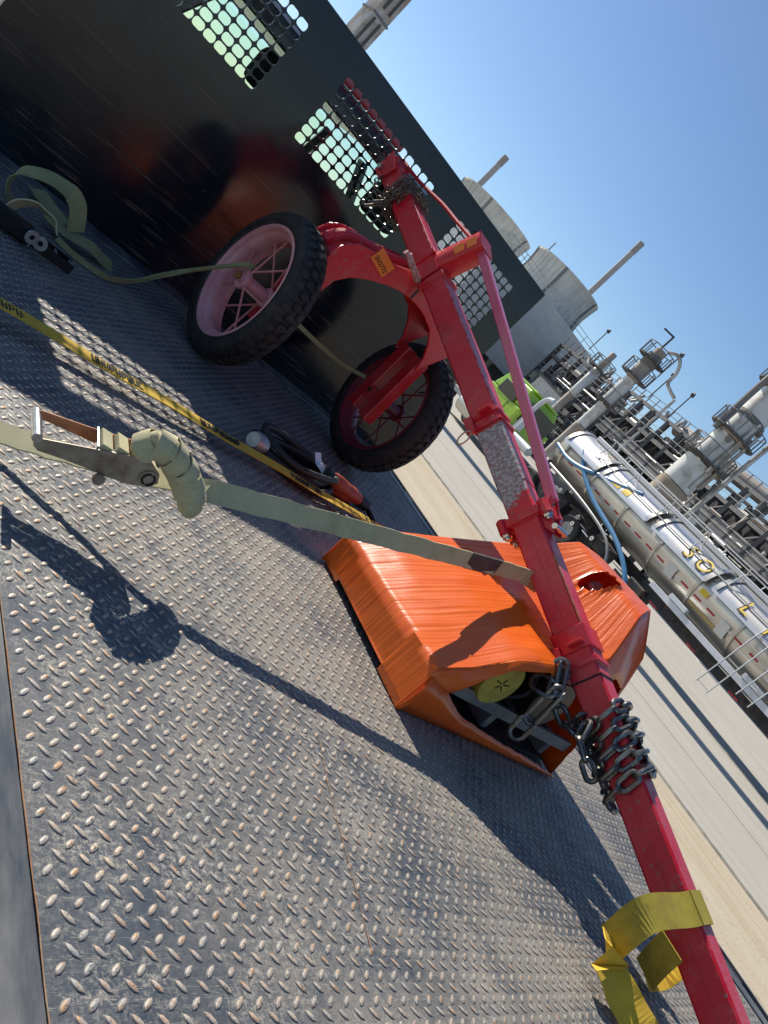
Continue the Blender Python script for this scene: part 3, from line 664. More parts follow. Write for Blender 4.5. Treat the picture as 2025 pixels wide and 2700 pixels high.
# knotted rag tied at the yoke
ragm = mat('pink rope', (0.62, 0.38, 0.34), 0.9, 0, (0.34, 0.12, 0.11), 70, lo=0.4, hi=0.6, bump=0.8, bscale=150)
rag = thing('rope_tie', 'short pink rope tie knotted where the yoke meets the boom', 'rope', (-1.16, -0.66, 0.75))
rp_ = [Vector((-1.225, -0.660, 0.771)), Vector((-1.196, -0.665, 0.760)), Vector((-1.151, -0.670, 0.743)), Vector((-1.109, -0.670, 0.730))]
for dx in (-0.008, 0.010):
    MB().tube(catmull([p + Vector((dx, -0.01, 0.002*math.sin(i*2 + dx*200))) for i, p in enumerate(rp_)], 5), 0.0105, 8).build('strand', ragm, rag, True)
MB().tube(catmull([rp_[3] + Vector((0, -0.02, 0.004)), rp_[3] + Vector((0.012, -0.012, 0.01)), rp_[3] + Vector((0.03, -0.004, -0.008)), rp_[3] + Vector((0.035, 0, -0.06))], 4), 0.0045, 6).build('loose_end', dark_steel, rag, True)

# ================================================================== chains
chain_m = mat('chain steel', (0.20, 0.195, 0.185), 0.32, 0.85, (0.10, 0.085, 0.07), 30, lo=0.45, hi=0.7, bump=0.2, bscale=120)
chain_dull = mat('dull chain', (0.14, 0.125, 0.11), 0.45, 0.7, (0.20, 0.15, 0.10), 40, lo=0.45, hi=0.7, bump=0.2)
def link_mesh(Lo, Wd, r, name, material, seg=28, rs=8):
    mb = MB(); hl_, hw_ = Lo/2 - r, Wd/2 - r; st = hl_ - hw_; pts = []
    for k in range(seg):
        a = 2*math.pi*k/seg; pts.append((math.cos(a)*hw_ + (st if math.cos(a) > 0 else -st), math.sin(a)*hw_, 0))
    return mb.tube(pts, r, rs, closed=True)
def lay_chain(root, pts, pitch, proto, normals=None, twist0=0.0, jitter=0.12):
    pts = [Vector(p) for p in pts]; d = [0]
    for i in range(1, len(pts)): d.append(d[-1] + (pts[i] - pts[i-1]).length)
    n_ = int(d[-1]/pitch)
    def at(s):
        for i in range(1, len(d)):
            if d[i] >= s: return i, pts[i-1].lerp(pts[i], (s - d[i-1])/max(1e-9, d[i] - d[i-1]))
        return len(d)-1, pts[-1]
    for k in range(n_):
        i, a = at(k*pitch); j, b = at((k+1)*pitch); x = (b - a).normalized(); c_ = (a + b)/2
        nn = (normals[i] if normals else Vector((0, 0, 1))); y = (nn - x*nn.dot(x)).normalized(); z = x.cross(y)
        an = twist0 + (math.pi/2 if k % 2 else 0) + random.uniform(-jitter, jitter)
        y2 = y*math.cos(an) + z*math.sin(an); z2 = x.cross(y2)
        mm = Matrix.Identity(4); o_ = c_ - OFF[root]
        for q in range(3): mm[q][0] = x[q]; mm[q][1] = y2[q]; mm[q][2] = z2[q]; mm[q][3] = o_[q]
        if 'used' not in proto: proto['o'].matrix_basis = mm; proto['used'] = 1
        else: inst(proto['o'], root, mm)
def wrap_path(y0, y1, turns, half, start, lift=0.0, n_=40, wob=0.0):
    pts = []; nor = []
    for i in range(int(turns*n_) + 1):
        f_ = i/(turns*n_); a = start + 2*math.pi*turns*f_; y = y0 + (y1 - y0)*f_ + wob*math.sin(a)
        ca, sa = math.cos(a), math.sin(a); k = 1/max(abs(ca)**5 + abs(sa)**5, 1e-6)**0.2
        e = TN*ca*k + TU*sa*k; sag = 0.012*max(0, -sa)
        pts.append(T(y) + e*(half + lift) - Vector((0, 0, 1))*sag); nor.append(e.normalized())
    return pts, nor
ch1 = thing('heavy_chain', 'heavy grey chain wound round the lower boom with its hook hanging', 'chain', tuple(T(-2.37)), 'chains wound on the boom')
po = link_mesh(0.066, 0.040, 0.0056, 'chain_link', chain_m).v
def make_link(root, Lo, Wd, r, material, seg=20, rs=7):
    mb = link_mesh(Lo, Wd, r, 'chain_link', material, seg, rs); off = OFF[root]
    mb.v = [(x + off.x, y + off.y, z + off.z) for x, y, z in mb.v]
    return {'o': mb.build('chain_link', material, root, True)}
lk = make_link(ch1, 0.070, 0.042, 0.0070, chain_m, 28, 8)
p_, n_ = wrap_path(-2.275, -2.485, 5.3, 0.0425, R(215), 0.013, wob=0.014)
lay_chain(ch1, p_, 0.055, lk, n_)
a = T(-2.16) - TN*0.056 - TU*0.04
lay_chain(ch1, [a + Vector((0, -0.01, 0.0)), a + Vector((0.0, -0.03, -0.06)), a + Vector((0.03, -0.085, -0.085)), a + Vector((0.06, -0.13, -0.10)), T(-2.33) - TN*0.062 - TU*0.05], 0.053, lk)
lay_chain(ch1, catmull([T(-2.31) - TN*0.062 - TU*0.03, T(-2.335) - TN*0.085 - TU*0.055, T(-2.39) - TN*0.075 - TU*0.065, T(-2.45) - TN*0.04 - TU*0.078], 5), 0.053, lk)
# hook assembly hanging straight down
hk = Vector((-1.035, -2.232, 0.262))
def loop(c_, w, h, r, ax, name, tilt=0.0):
    ax = Vector(ax).normalized(); pts = []
    for k in range(26):
        an = 2*math.pi*k/26; x = math.cos(an)*w/2; z = math.sin(an)*w/2 + (h/2 - w/2)*(1 if math.sin(an) > 0 else -1)
        pts.append(Vector(c_) + ax*x + Vector((tilt*z, 0, z)))
    return MB().tube(pts, r, 8, closed=True).build(name, chain_dull, ch1, True)
hA = Vector((-1.030, -2.216, 0.244)); hB = Vector((-1.030, -2.228, 0.099)); hC = Vector((-1.050, -2.148, 0.237)); hD = Vector((-1.020, -2.147, 0.294))
def stad(a, b, w, r, side, name):
    a = Vector(a); b = Vector(b); x = (b - a).normalized(); y = Vector(side); y = (y - x*y.dot(x)).normalized(); Lh = (b - a).length/2; c_ = (a + b)/2; pts = []
    for k in range(28):
        an = 2*math.pi*k/28; st = max(0, Lh - w/2)*(1 if math.cos(an) > 0 else -1); pts.append(c_ + x*(math.cos(an)*w/2 + st) + y*math.sin(an)*w/2)
    return MB().tube(pts, r, 8, closed=True).build(name, chain_m, ch1, True)
sd_ = Vector((0.62, -0.72, 0.25))
stad(hA + (hA - hB)*0.12, hC, 0.046, 0.0062, (0.4, -0.5, 0.75), 'hook_loop')
stad(hA + (hA - hB)*0.25, hA.lerp(hB, 0.62), 0.034, 0.0058, sd_, 'long_link')
stad(hA + (hA - hB)*0.20 + sd_*0.014, hA.lerp(hB, 0.58) + sd_*0.014, 0.028, 0.0055, (0.75, 0.5, 0.1), 'long_link')
stad(hA.lerp(hB, 0.52), hB, 0.040, 0.0066, sd_, 'hook_eye')
stad(hD + Vector((0, 0, 0.03)), hA + (hA - hB)*0.05, 0.036, 0.0062, (0.3, -0.9, 0.2), 'long_link')
stad(hD + Vector((0.012, 0.004, 0.025)), hA + (hA - hB)*0.02 + Vector((0.014, 0, 0)), 0.034, 0.0062, (0.8, 0.5, 0.2), 'long_link')
ch2 = thing('light_chain', 'thin dark chain bundled round the top of the boom by the headboard', 'chain', tuple(T(-0.22)), 'chains wound on the boom')
lk2 = make_link(ch2, 0.030, 0.019, 0.0026, chain_dull, 14, 5)
for (y0, y1, tn, li, st, wb) in ((-0.165, -0.275, 4.0, 0.010, R(200), 0.012), (-0.27, -0.18, 3.0, 0.020, R(30), -0.02), (-0.20, -0.28, 2.0, 0.028, R(110), 0.02)):
    p_, n_ = wrap_path(y0, y1, tn, 0.046, st, li, wob=wb); lay_chain(ch2, p_, 0.0235, lk2, n_, jitter=0.5)
lay_chain(ch2, catmull([T(-0.10) - TN*0.06 - TU*0.03, T(-0.13) - TN*0.085 - TU*0.06, T(-0.20) - TN*0.09 - TU*0.07, T(-0.25) - TN*0.07 - TU*0.06], 5), 0.0235, lk2, jitter=0.5)
lay_chain(ch2, catmull([T(-0.15) + TN*0.06 - TU*0.02, T(-0.22) + TN*0.085 - TU*0.05, T(-0.31) + TN*0.07 - TU*0.06, T(-0.30) + TN*0.055 - TU*0.01], 5), 0.0235, lk2, jitter=0.5)
for k in range(2):
    a = T(-0.235) - TN*0.045 - TU*(0.03 + 0.02*k); MB().tube([a, a + Vector((-0.085, -0.02, -0.075 - 0.004*k))], 0.006, 8).build('chain_hook', chain_dull, ch2, True)

# ================================================================== lashing straps
def ratchet_strap():
    st = thing('ratchet_strap', 'pale frayed ratchet strap stretched from deck edge to red boom', 'strap', (-2.1, -1.95, 0.1))
    line = [(-2.615, -1.895, -0.03), (-2.585, -1.90, 0.004), (-2.55, -1.905, 0.006), (-2.41, -1.915, 0.030), (-2.26, -1.945, 0.083), (-2.09, -1.975, 0.15), (-1.72, -1.94, 0.229), (-1.36, -1.906, 0.306), (-1.06, -1.878, 0.370), (-0.99, -1.878, 0.378), (-0.93, -1.88, 0.380)]
    fine = catmull(line[:3], 3)[:-1] + catmull(line[2:], 10)
    fine = [p + Vector((0, 0.0015*math.sin(i*1.7), 0.001*math.sin(i*2.3))) for i, p in enumerate(fine)]
    nf = len(fine); sds = [Vector((0.10, 0.93, 0.35)).lerp(Vector((0.0, -0.60, 0.80))*-1.0 if False else Vector((0.05, -0.60, 0.80)), 0.0) if i < nf*0.42 else Vector((0.0, 0.50, 0.85)).lerp(Vector((0.0, 0.0, 1.0)), min(1.0, max(0.0, (i/nf - 0.45)/0.35))) for i in range(nf)]
    MB().ribbon(fine, sds, 0.046, 0.0035).build('webbing', web_pale, st)
    sl = [Vector(line[-3]) + (Vector(line[-4]) - Vector(line[-3]))*k for k in (0.72, 0.5, 0.30)]
    MB().ribbon(sl, (0.0, 0.05, 1.0), 0.05, 0.007).build('wear_sleeve', mat('black sleeve', (0.035, 0.036, 0.04), 0.7, 0, (0.09, 0.085, 0.07), 20), st)
    loop_ = [T(-1.878) - TN*0.052 - TU*0.01, T(-1.878) - TN*0.050 + TU*0.049, T(-1.878) + TU*0.052, T(-1.878) + TN*0.050 + TU*0.048, T(-1.885) + TN*0.049 - TU*0.05, T(-1.89) - TN*0.03 - TU*0.052]
    # ratchet
    plate_m = mat('ratchet plate', (0.36, 0.29, 0.21), 0.45, 0.2, (0.20, 0.14, 0.09), 26, lo=0.4, hi=0.65, bump=0.15)
    rusty_m = mat('rusty handle', (0.52, 0.22, 0.10), 0.6, 0.2, (0.33, 0.13, 0.06), 18, lo=0.4, hi=0.65, bump=0.2)
    def plate(pts, th, name, m_):
        vs = [Vector(p) for p in pts]; n = len(vs); mb = MB()
        mb.add([p - Vector((0, th/2, 0)) for p in vs] + [p + Vector((0, th/2, 0)) for p in vs], [tuple(range(n)), tuple(range(2*n-1, n-1, -1))] + [(i, (i+1) % n, n+(i+1) % n, n+i) for i in range(n)])
        return mb.build(name, m_, st, bevel=0.0008)
    near = [(-2.404, -2.005, 0.092), (-2.400, -2.005, 0.098), (-2.311, -2.005, 0.131), (-2.247, -2.005, 0.155), (-2.218, -2.005, 0.160), (-2.191, -2.005, 0.148), (-2.181, -2.005, 0.131), (-2.190, -2.005, 0.115), (-2.227, -2.005, 0.101), (-2.270, -2.005, 0.094), (-2.305, -2.005, 0.091), (-2.342, -2.005, 0.086), (-2.386, -2.005, 0.078), (-2.396, -2.005, 0.082)]
    far = [(-2.407, -1.945, 0.107), (-2.397, -1.945, 0.116), (-2.303, -1.945, 0.136), (-2.233, -1.945, 0.155), (-2.207, -1.945, 0.155), (-2.195, -1.945, 0.145), (-2.212, -1.945, 0.131), (-2.284, -1.945, 0.112), (-2.381, -1.945, 0.103), (-2.398, -1.945, 0.097)]
    pl = plate(near, 0.0028, 'side_plate', plate_m); plate(far, 0.0028, 'handle_arm', rusty_m)
    a, b = Vector((-2.407, -2.020, 0.104)), Vector((-2.398, -1.935, 0.104))
    MB().tube([a, b], 0.0085, 14).build('handle_bar', mat('brushed bar', (0.55, 0.55, 0.54), 0.3, 0.9, (0.4, 0.38, 0.35), 60), st, True)
    up = Vector((0, 0, 0.018))
    MB().bar(Vector(near[2]) + (Vector(far[2]) - Vector(near[2]))*0.02 + up*0.0, Vector(far[2]), 0.012, 0.003, (0.9, 0, 0.3)).build('cross_bar', bright_steel, st)
    for k in (0.45, 0.62):
        q0 = Vector(near[1]).lerp(Vector(near[3]), k + 0.22); q1 = Vector(far[1]).lerp(Vector(far[3]), k + 0.2)
        MB().bar(q0.lerp(q1, 0.08), q0.lerp(q1, 0.9), 0.02, 0.012, (0, 0, 1)).build('webbing_turn', web_pale, st)
    sp = Vector((-2.204, -2.005, 0.131))
    MB().disc(sp + Vector((0, -0.002, 0)), (0, -1, 0), 0.0165, 0.004, 20).build('spool_boss', plate_m, pl, True)
    for sgn in (-1, 1):
        mb = MB(); ps = [sp + Vector((0.011*math.cos(R(a_))*sgn, -0.0075, 0.011*math.sin(R(a_)))) + Vector((sgn*0.0005, 0, 0)) for a_ in range(-80, 81, 20)]
        mb.tube(ps, 0.0022, 6).build('spool_slot', ink, pl)
    MB().tube([sp + Vector((0, 0.001, 0)), sp + Vector((0, 0.062, 0))], 0.021, 16).build('wound_webbing', web_pale, st, True)
    MB().disc(Vector(near[10]) + Vector((0.03, -0.004, -0.004)), (0, -1, 0), 0.011, 0.006, 16).build('rivet', plate_m, pl, True)
    # leftover webbing rolled into a drooping bundle
    bp_ = catmull([(-2.245, -1.985, 0.161), (-2.247, -1.985, 0.180), (-2.236, -1.985, 0.193), (-2.213, -1.985, 0.194), (-2.188, -1.985, 0.185), (-2.163, -1.985, 0.174), (-2.139, -1.985, 0.160), (-2.117, -1.985, 0.144), (-2.099, -1.985, 0.127), (-2.083, -1.985, 0.109)], 6); bp_ = [p + Vector((0, -0.02, 0.0)) for p in bp_]
    mb = MB(); n = len(bp_); rr = []
    for i in range(n):
        f = i/(n-1); r = 0.019 + 0.006*min(1, f*3.0) ; r = r*(1 + 0.02*math.sin(i*1.9)); 
        if f > 0.82: r *= math.sqrt(max(0.02, 1 - ((f - 0.82)/0.19)**2))
        rr.append(r)
    SEG = 28; mb.tube(bp_, rr, SEG); vv = []
    for idx, p in enumerate(mb.v):
        i, k = min(n - 1, idx//SEG), idx % SEG; c_ = bp_[i]; d_ = Vector(p) - c_
        fr = (i/n*6.3 + k/SEG + 0.35*mnoise.noise(Vector((i*0.11, k*0.2, 3)))) % 1.0           # overlapping turns of flat webbing
        step = 0.0055*fr**1.6 - 0.002; w_ = 0.0035*mnoise.noise(Vector(p)*38) + 0.0016*mnoise.noise(Vector(p)*95)
        vv.append(tuple(Vector(p) + (d_.normalized()*(step + w_) if d_.length > 1e-6 else Vector((0, 0, 0)))))
    mb.v = vv; mb.build('rolled_end', web_pale, st, True, autosmooth=28)
    for q, f in enumerate((0.16, 0.29, 0.41, 0.53, 0.64, 0.75)):
        i0 = int(f*(n - 1)); c_ = bp_[i0]; d_ = (bp_[min(i0 + 2, n - 1)] - bp_[i0 - 2]).normalized(); u_ = d_.orthogonal().normalized(); w_ = d_.cross(u_); pr_ = []
        for k in range(31):
            a_ = 2*math.pi*k/30*1.05 + q; rad = rr[i0] + 0.0026 + 0.0022*mnoise.noise(Vector((k*0.4, q*3.1, 0)))
            pr_.append(c_ + (u_*math.cos(a_) + w_*math.sin(a_))*rad + d_*(0.011*math.cos(a_ + q*1.3) + 0.0015*k/30))
        MB().ribbon(pr_, d_, 0.030, 0.0022).build('wrap_turn', web_pale, st, True, autosmooth=40)
    for k in range(3):
        i0 = int(0.70*n) + k; c_ = bp_[i0]; MB().tube([c_ + Vector((rr[i0]*1.02*math.cos(R(a_)), -rr[i0]*1.05*abs(math.sin(R(a_))), 0.004*k - 0.002)) for a_ in range(10, 171, 16)], 0.0016, 6).build('tie_cord', dark_steel, st, True)
ratchet_strap()

def yellow_strap():
    st = thing('yellow_strap', 'bright yellow strap with black print pulled straight across the deck', 'strap', (-1.6, -1.2, 0.03))
    A = Vector((-2.411, -1.389, 0.034)); B = Vector((-0.881, -1.178, 0.030)); Cc = Vector((-0.758, -1.163, 0.028)); D = B + (B - A)*0.30
    D.z = 0.02
    sd = Vector((0.12, 1, 0.12))
    ln = [A + (A - B)*0.12] + [A.lerp(B, k/24) + Vector((0, 0, 0.0015*math.sin(k*0.9))) for k in range(25)]
    w_ = MB().ribbon(ln, sd, 0.040, 0.003).build('webbing', web_yellow, st)
    tw = [B, B.lerp(Cc, 0.5), Cc, Cc + (Cc - B)*1.5, D]
    MB().ribbon(tw, [sd, Vector((0.1, 0.7, 0.6)), Vector((0.1, 0.2, 1)), Vector((0.1, 0.5, 0.8)), sd], 0.028, 0.003).build('twisted_end', web_yellow, st)
    x = (B - A).normalized(); y = (sd - x*sd.dot(x)).normalized(); nz = x.cross(y); rnd = random.Random(5)
    groups = [Vector((-2.359, -1.383, 0.034)), Vector((-2.044, -1.335, 0.034)), Vector((-1.674, -1.280, 0.033)), Vector((-1.271, -1.219, 0.031)), Vector((-0.912, -1.182, 0.030))]
    for gp in groups:
        f = (gp - A).dot(x); o = A + x*f + nz*0.0024; mb = MB()
        for k in range(9):
            u = (k - 4)*0.0185
            def st_(u0, v0, u1, v1, t=0.005): mb.bar(o + x*u0 + y*v0, o + x*u1 + y*v1, t, 0.0008, nz)
            st_(u - 0.005, -0.013, u - 0.005, 0.013)
            k_ = rnd.randrange(4)
            if k_ in (0, 2): st_(u - 0.005, 0.011, u + 0.006, 0.011, 0.005)
            if k_ in (0, 1): st_(u - 0.005, 0.0, u + 0.006, 0.0, 0.0045)
            if k_ in (1, 2, 3): st_(u - 0.005, -0.011, u + 0.006, -0.011, 0.0045)
            if k_ != 2: st_(u + 0.006, -0.012 if k_ else 0.0, u + 0.006, 0.012, 0.0045)
        mb.build('printed_lettering', ink, st)
yellow_strap()

def mustard_strap():
    st = thing('boom_strap', 'dirty mustard yellow strap looped over the low end of the boom', 'strap', tuple(T(-2.76)))
    y0 = -2.745
    top = [(-0.863, -2.760, 0.238), (-0.923, -2.760, 0.237), (-1.045, -2.760, 0.212), (-1.124, -2.760, 0.173), (-1.145, -2.760, 0.125), (-1.115, -2.760, 0.072)]
    t0 = T(y0); over = [t0 + TN*0.062 - TU*0.075, t0 + TN*0.052 + TU*0.02, t0 + TN*0.043 + TU*0.047, t0 + TU*0.0475, t0 - TN*0.040 + TU*0.0475]
    left = [t0 - TN*0.062 + TU*0.032, t0 - TN*0.115 - TU*0.002]
    pts = [Vector(p) for p in over]
    fold = Vector(top[-1]); mid = Vector(top[-3])
    arc = [pts[-1], t0 - TN*0.075 + TU*0.030, mid.lerp(fold, 0.0), fold]
    line = pts[:-1] + catmull(arc, 6)
    MB().ribbon(catmull(line, 2), TD, 0.072, 0.0028).build('upper_run', web_mustard, st)
    low = [(-1.158, -2.801, 0.060), (-1.147, -2.832, 0.050), (-1.132, -2.864, 0.042), (-1.123, -2.904, 0.038), (-1.109, -2.945, 0.034), (-1.097, -3.001, 0.032)]
    hp_ = [fold + Vector((0.004, 0, 0.002))] + [Vector(p) for p in low]
    hs_ = [TD, Vector((0.45, 0.55, 0.40)), Vector((0.66, 0.1, 0.52))] + [Vector((0.74, -0.30, 0.60))]*(len(hp_) - 3); hf_ = catmull(hp_, 5)
    hd_ = [hs_[min(i//5, len(hs_)-1)].lerp(hs_[min(i//5 + 1, len(hs_)-1)], (i % 5)/5) for i in range(len(hf_))]
    MB().ribbon(hf_, hd_, 0.075, 0.0028).build('hanging_run', web_yellow, st)  # sunlit run: brighter webbing than the upper run carries the sunlight
    und = [Vector(p) for p in [(-0.969, -2.800, 0.140), (-0.951, -2.800, 0.099), (-0.901, -2.800, 0.033)]]
    MB().ribbon(catmull(und, 4), TD, 0.070, 0.003).build('under_run', web_mustard, st)
    u2 = [Vector(p) for p in [(-0.861, -2.800, 0.023), (-0.784, -2.800, 0.032), (-0.765, -2.800, 0.078)]]
    MB().ribbon(catmull([und[-1]] + u2, 4), Vector((0.3, 0.9, 0.2)), 0.062, 0.003).build('under_fold', web_yellow, st)  # lit fold of the same strap, its sunlight put into brighter webbing
mustard_strap()

def olive_strap():
    st = thing('olive_strap', 'olive green strap coiled by the headboard and threaded through the near wheel', 'strap', (-2.05, -0.5, 0.0))
    s1 = [(-2.217, -0.470, -0.001), (-2.245, -0.470, 0.016), (-2.262, -0.470, 0.037), (-2.270, -0.470, 0.068), (-2.260, -0.470, 0.097), (-2.233, -0.470, 0.118), (-2.193, -0.470, 0.135), (-2.154, -0.470, 0.141), (-2.115, -0.470, 0.139), (-2.081, -0.470, 0.122), (-2.057, -0.470, 0.091), (-2.035, -0.470, 0.051)]
    n = len(s1); sides = [Vector((0.25, 1, 0.15)) for _ in range(3)] + [Vector((0.35, 0.75, 0.45)) for _ in range(5)] + [Vector((0.8, 0.3, 0.3)) for _ in range(4)]
    f = catmull(s1, 5); sd = []
    for i in range(len(f)):
        a = i/(len(f)-1)*(n-1); k = min(int(a), n-2); sd.append(sides[k].lerp(sides[k+1], a - k))
    MB().ribbon(f, sd, 0.058, 0.003).build('webbing_loop', web_olive, st)
    s2 = [(-2.111, -0.436, 0.035), (-2.084, -0.484, 0.035), (-2.031, -0.469, 0.035), (-1.955, -0.440, 0.035), (-1.894, -0.410, 0.035), (-1.835, -0.376, 0.035)]
    s2 = [Vector(p) for p in s2]; s2[-1].z = 0.006; s2[-2].z = 0.02
    MB().ribbon(catmull(s2, 5), Vector((0.35, 0.85, 0.2)), 0.055, 0.003).build('flat_run', web_olive, st)
    s3 = [(-2.125, -0.220, 0.030), (-2.103, -0.283, 0.030), (-2.076, -0.334, 0.030), (-2.051, -0.398, 0.030)]
    MB().ribbon(catmull([Vector(p) for p in s3], 5), Vector((0.5, 0.8, 0.3)), 0.055, 0.003).build('flat_run', web_olive, st)
    s4 = [(-2.262, -0.620, 0.025), (-2.255, -0.620, 0.046), (-2.238, -0.620, 0.064), (-2.213, -0.620, 0.077), (-2.183, -0.620, 0.077), (-2.153, -0.620, 0.073), (-2.127, -0.620, 0.054)]
    MB().ribbon(catmull(s4, 5), Vector((0.5, 0.75, -0.3)), 0.07, 0.004).build('roll', web_pale, st)
    # thin run along the deck, up into the wheel, out behind it and down to the far yoke arm
    th = [Vector(p) for p in [(-2.082, -0.528, 0.012), (-2.038, -0.563, 0.012), (-1.979, -0.569, 0.012), (-1.924, -0.558, 0.012)]] + [Vector(p) for p in [(-1.860, -0.508, 0.013), (-1.770, -0.426, 0.032), (-1.690, -0.366, 0.089), (-1.620, -0.360, 0.170), (-1.580, -0.495, 0.307), (-1.560, -0.529, 0.344), (-1.530, -0.524, 0.351), (-1.490, -0.491, 0.339)]]
    MB().ribbon(catmull(th, 5), Vector((0.35, 0.3, 1)), 0.018, 0.006).build('tight_run', web_olive, st)
    MB().ribbon(catmull([Vector((-1.300, -0.590, 0.313)), Vector((-1.100, -0.503, 0.296)), Vector((-0.900, -0.429, 0.288)), Vector((-0.800, -0.470, 0.317))], 5), Vector((0.3, 0.3, 1)), 0.017, 0.004).build('tight_run', web_olive, st)
    # its ratchet, lying dark on the deck
    rm = mat('black ratchet', (0.02, 0.02, 0.022), 0.35, 0.6); c0 = Vector((-2.213, -0.775, 0.030))
    ax = (Vector((-2.133, -0.784, 0.030)) - Vector((-2.291, -0.776, 0.030))).normalized(); ay = Vector((-ax.y, ax.x, 0))
    bd = MB().bar(c0 - ax*0.115 + ay*0.01, c0 - ax*0.005 + ay*0.01, 0.062, 0.045, bev=0.006).build('ratchet_body', rm, st)
    for s_ in (-1, 1): MB().bar(c0 + ax*0.0 + ay*s_*0.026, c0 + ax*0.125 + ay*s_*0.026, 0.004, 0.03).build('ratchet_arm', rm, st)
    for k in (0.03, 0.07, 0.118): MB().tube([c0 + ax*k - ay*0.027 + Vector((0, 0, 0.008)), c0 + ax*k + ay*0.027 + Vector((0, 0, 0.008))], 0.004, 8).build('ratchet_pin', grey_steel, st, True)
    for s_ in (-1, 1):
        cg = c0 + ax*0.002 - ay*(0.036) + Vector((0, 0, 0.012)) + ax*s_*0.013
        MB().lathe([(-0.002, 0.008), (-0.002, 0.02), (0.002, 0.02), (0.002, 0.008)], cg, ay.lerp(ax, 0.35*s_), 16).build('ratchet_wheel', grey_steel, st, True)
olive_strap()

# ================================================================== power cable
def cable():
    st = thing('power_cable', 'black cable coiled on the deck with grey coupling and orange plug', 'cable', (-1.05, -0.98, 0.0))
    cm = mat('cable rubber', (0.012, 0.012, 0.013), 0.5, bump=0.15)
    A = Vector((-1.430, -1.125, 0.030)); B = Vector((-1.072, -1.057, 0.030)); lowp = Vector((-1.312, -1.299, 0.020)); hip = Vector((-1.181, -0.929, 0.030))
    c0 = (A + B)/2; u = (B - A)/2; v = Vector((-u.y, u.x, 0)).normalized(); hw_ = 0.105
    for k, (du, dv, dz) in enumerate(((1.0, 1.0, 0.016), (0.93, 0.82, 0.036), (1.05, 1.12, 0.015), (0.97, 0.92, 0.055))):
        pts = [c0 + u*du*math.cos(a) + v*hw_*dv*math.sin(a) + Vector((0.01*math.sin(3*a + k), 0, dz + 0.008*math.sin(2*a + k) - c0.z)) for a in [2*math.pi*i/40 for i in range(40)]]
        MB().tube(pts, 0.013, 10, closed=True).build('cable_turn', cm, st, True)
    q = Vector((-1.495, -1.197, 0.045)); dv_ = Vector((0.75, 0.35, -0.1)).normalized()
    MB().lathe([(-0.03, 0.0), (-0.03, 0.024), (-0.012, 0.031), (0.012, 0.031), (0.016, 0.027), (0.035, 0.027), (0.035, 0.0)], q, dv_, 20, False).build('coupling', mat('cast coupling', (0.42, 0.43, 0.44), 0.4, 0.7, (0.28, 0.28, 0.28), 30), st, True)
    om = mat('orange plug', (0.42, 0.075, 0.02), 0.5, 0, (0.30, 0.05, 0.02), 20, bump=0.1)
    p0 = Vector((-1.081, -1.075, 0.050)); p1 = Vector((-0.879, -1.049, 0.035))
    MB().tube([p0.lerp(p1, k/6) for k in range(7)], [0.021, 0.03, 0.031, 0.027, 0.03, 0.026, 0.022], 14).build('plug_grip', om, st, True)
    p2 = Vector((-1.043, -1.067, 0.025)); p3 = Vector((-0.918, -1.059, 0.020))
    MB().tube([p2.lerp(p3, k/5) for k in range(6)], [0.017, 0.022, 0.02, 0.022, 0.02, 0.016], 12).build('plug_grip', om, st, True)
    MB().tube([p0 + (p0 - p1)*0.14, p0], 0.026, 12).build('plug_collar', cm, st, True)
    MB().tube([p1, p1 + (p1 - p0)*0.25], 0.025, 12).build('plug_collar', cm, st, True)
    MB().tube(catmull([p1 + (p1 - p0)*0.2, p1 + (p1 - p0)*0.45 + Vector((0, 0, -0.01)), p1 + Vector((0.06, -0.12, -0.02)), p1 + Vector((-0.02, -0.22, -0.022)), p1 + Vector((-0.2, -0.20, -0.022))], 6), 0.011, 8).build('cable_tail', cm, st, True)
    tm = mat('white tag', (0.75, 0.78, 0.85), 0.5); t0 = Vector((-1.131, -1.057, 0.060))
    MB().ribbon(catmull([t0 + Vector((-0.012, 0.045, 0.02)), t0 + Vector((0, 0.02, 0.0)), t0, t0 + Vector((0.03, -0.012, -0.01))], 4), Vector((0.5, 0.3, 0.8)), 0.022, 0.001).build('paper_tag', tm, st)
cable()

# ================================================================== shrink-wrapped pump
pump = thing('wrapped_pump', 'pump on a steel skid shrink wrapped in torn orange film', 'pump', (-0.98, -1.9, 0.0))
film = bpy.data.materials.new('orange film'); film.use_nodes = True; t, b = nodes_of(film)
v = objvec(t)
c = mixc(t, ramp(t, add_noise(t, 4, 6, v), 0.35, 0.7), (0.90, 0.165, 0.012), (0.84, 0.13, 0.009))
c = mixc(t, ramp(t, add_noise(t, 3, 4, objvec(t, (0.6, 7, 0.6))), 0.5, 0.75), c, (0.78, 0.10, 0.005))
t.links.new(c, b.inputs['Base Color']); b.inputs['Roughness'].default_value = 0.36; b.inputs['Coat Weight'].default_value = 0.45; b.inputs['Coat Roughness'].default_value = 0.13
b.inputs['Specular IOR Level'].default_value = 0.32
f1 = add_noise(t, 1, 6, objvec(t, (3, 210, 3)), 0.75); f2 = add_noise(t, 34, 5, v)
bumpn(t, b, mathn(t, 'ADD', f1, mathn(t, 'MULTIPLY', f2, 0.15)), 0.20, 0.004)
tr_ = t.nodes.new('ShaderNodeBsdfTranslucent'); tr_.inputs[0].default_value = (0.9, 0.12, 0.01, 1); ms = t.nodes.new('ShaderNodeMixShader'); ms.inputs[0].default_value = 0.18
outn = t.nodes['Material Output']; t.links.new(b.outputs[0], ms.inputs[1]); t.links.new(tr_.outputs[0], ms.inputs[2]); t.links.new(ms.outputs[0], outn.inputs['Surface'])
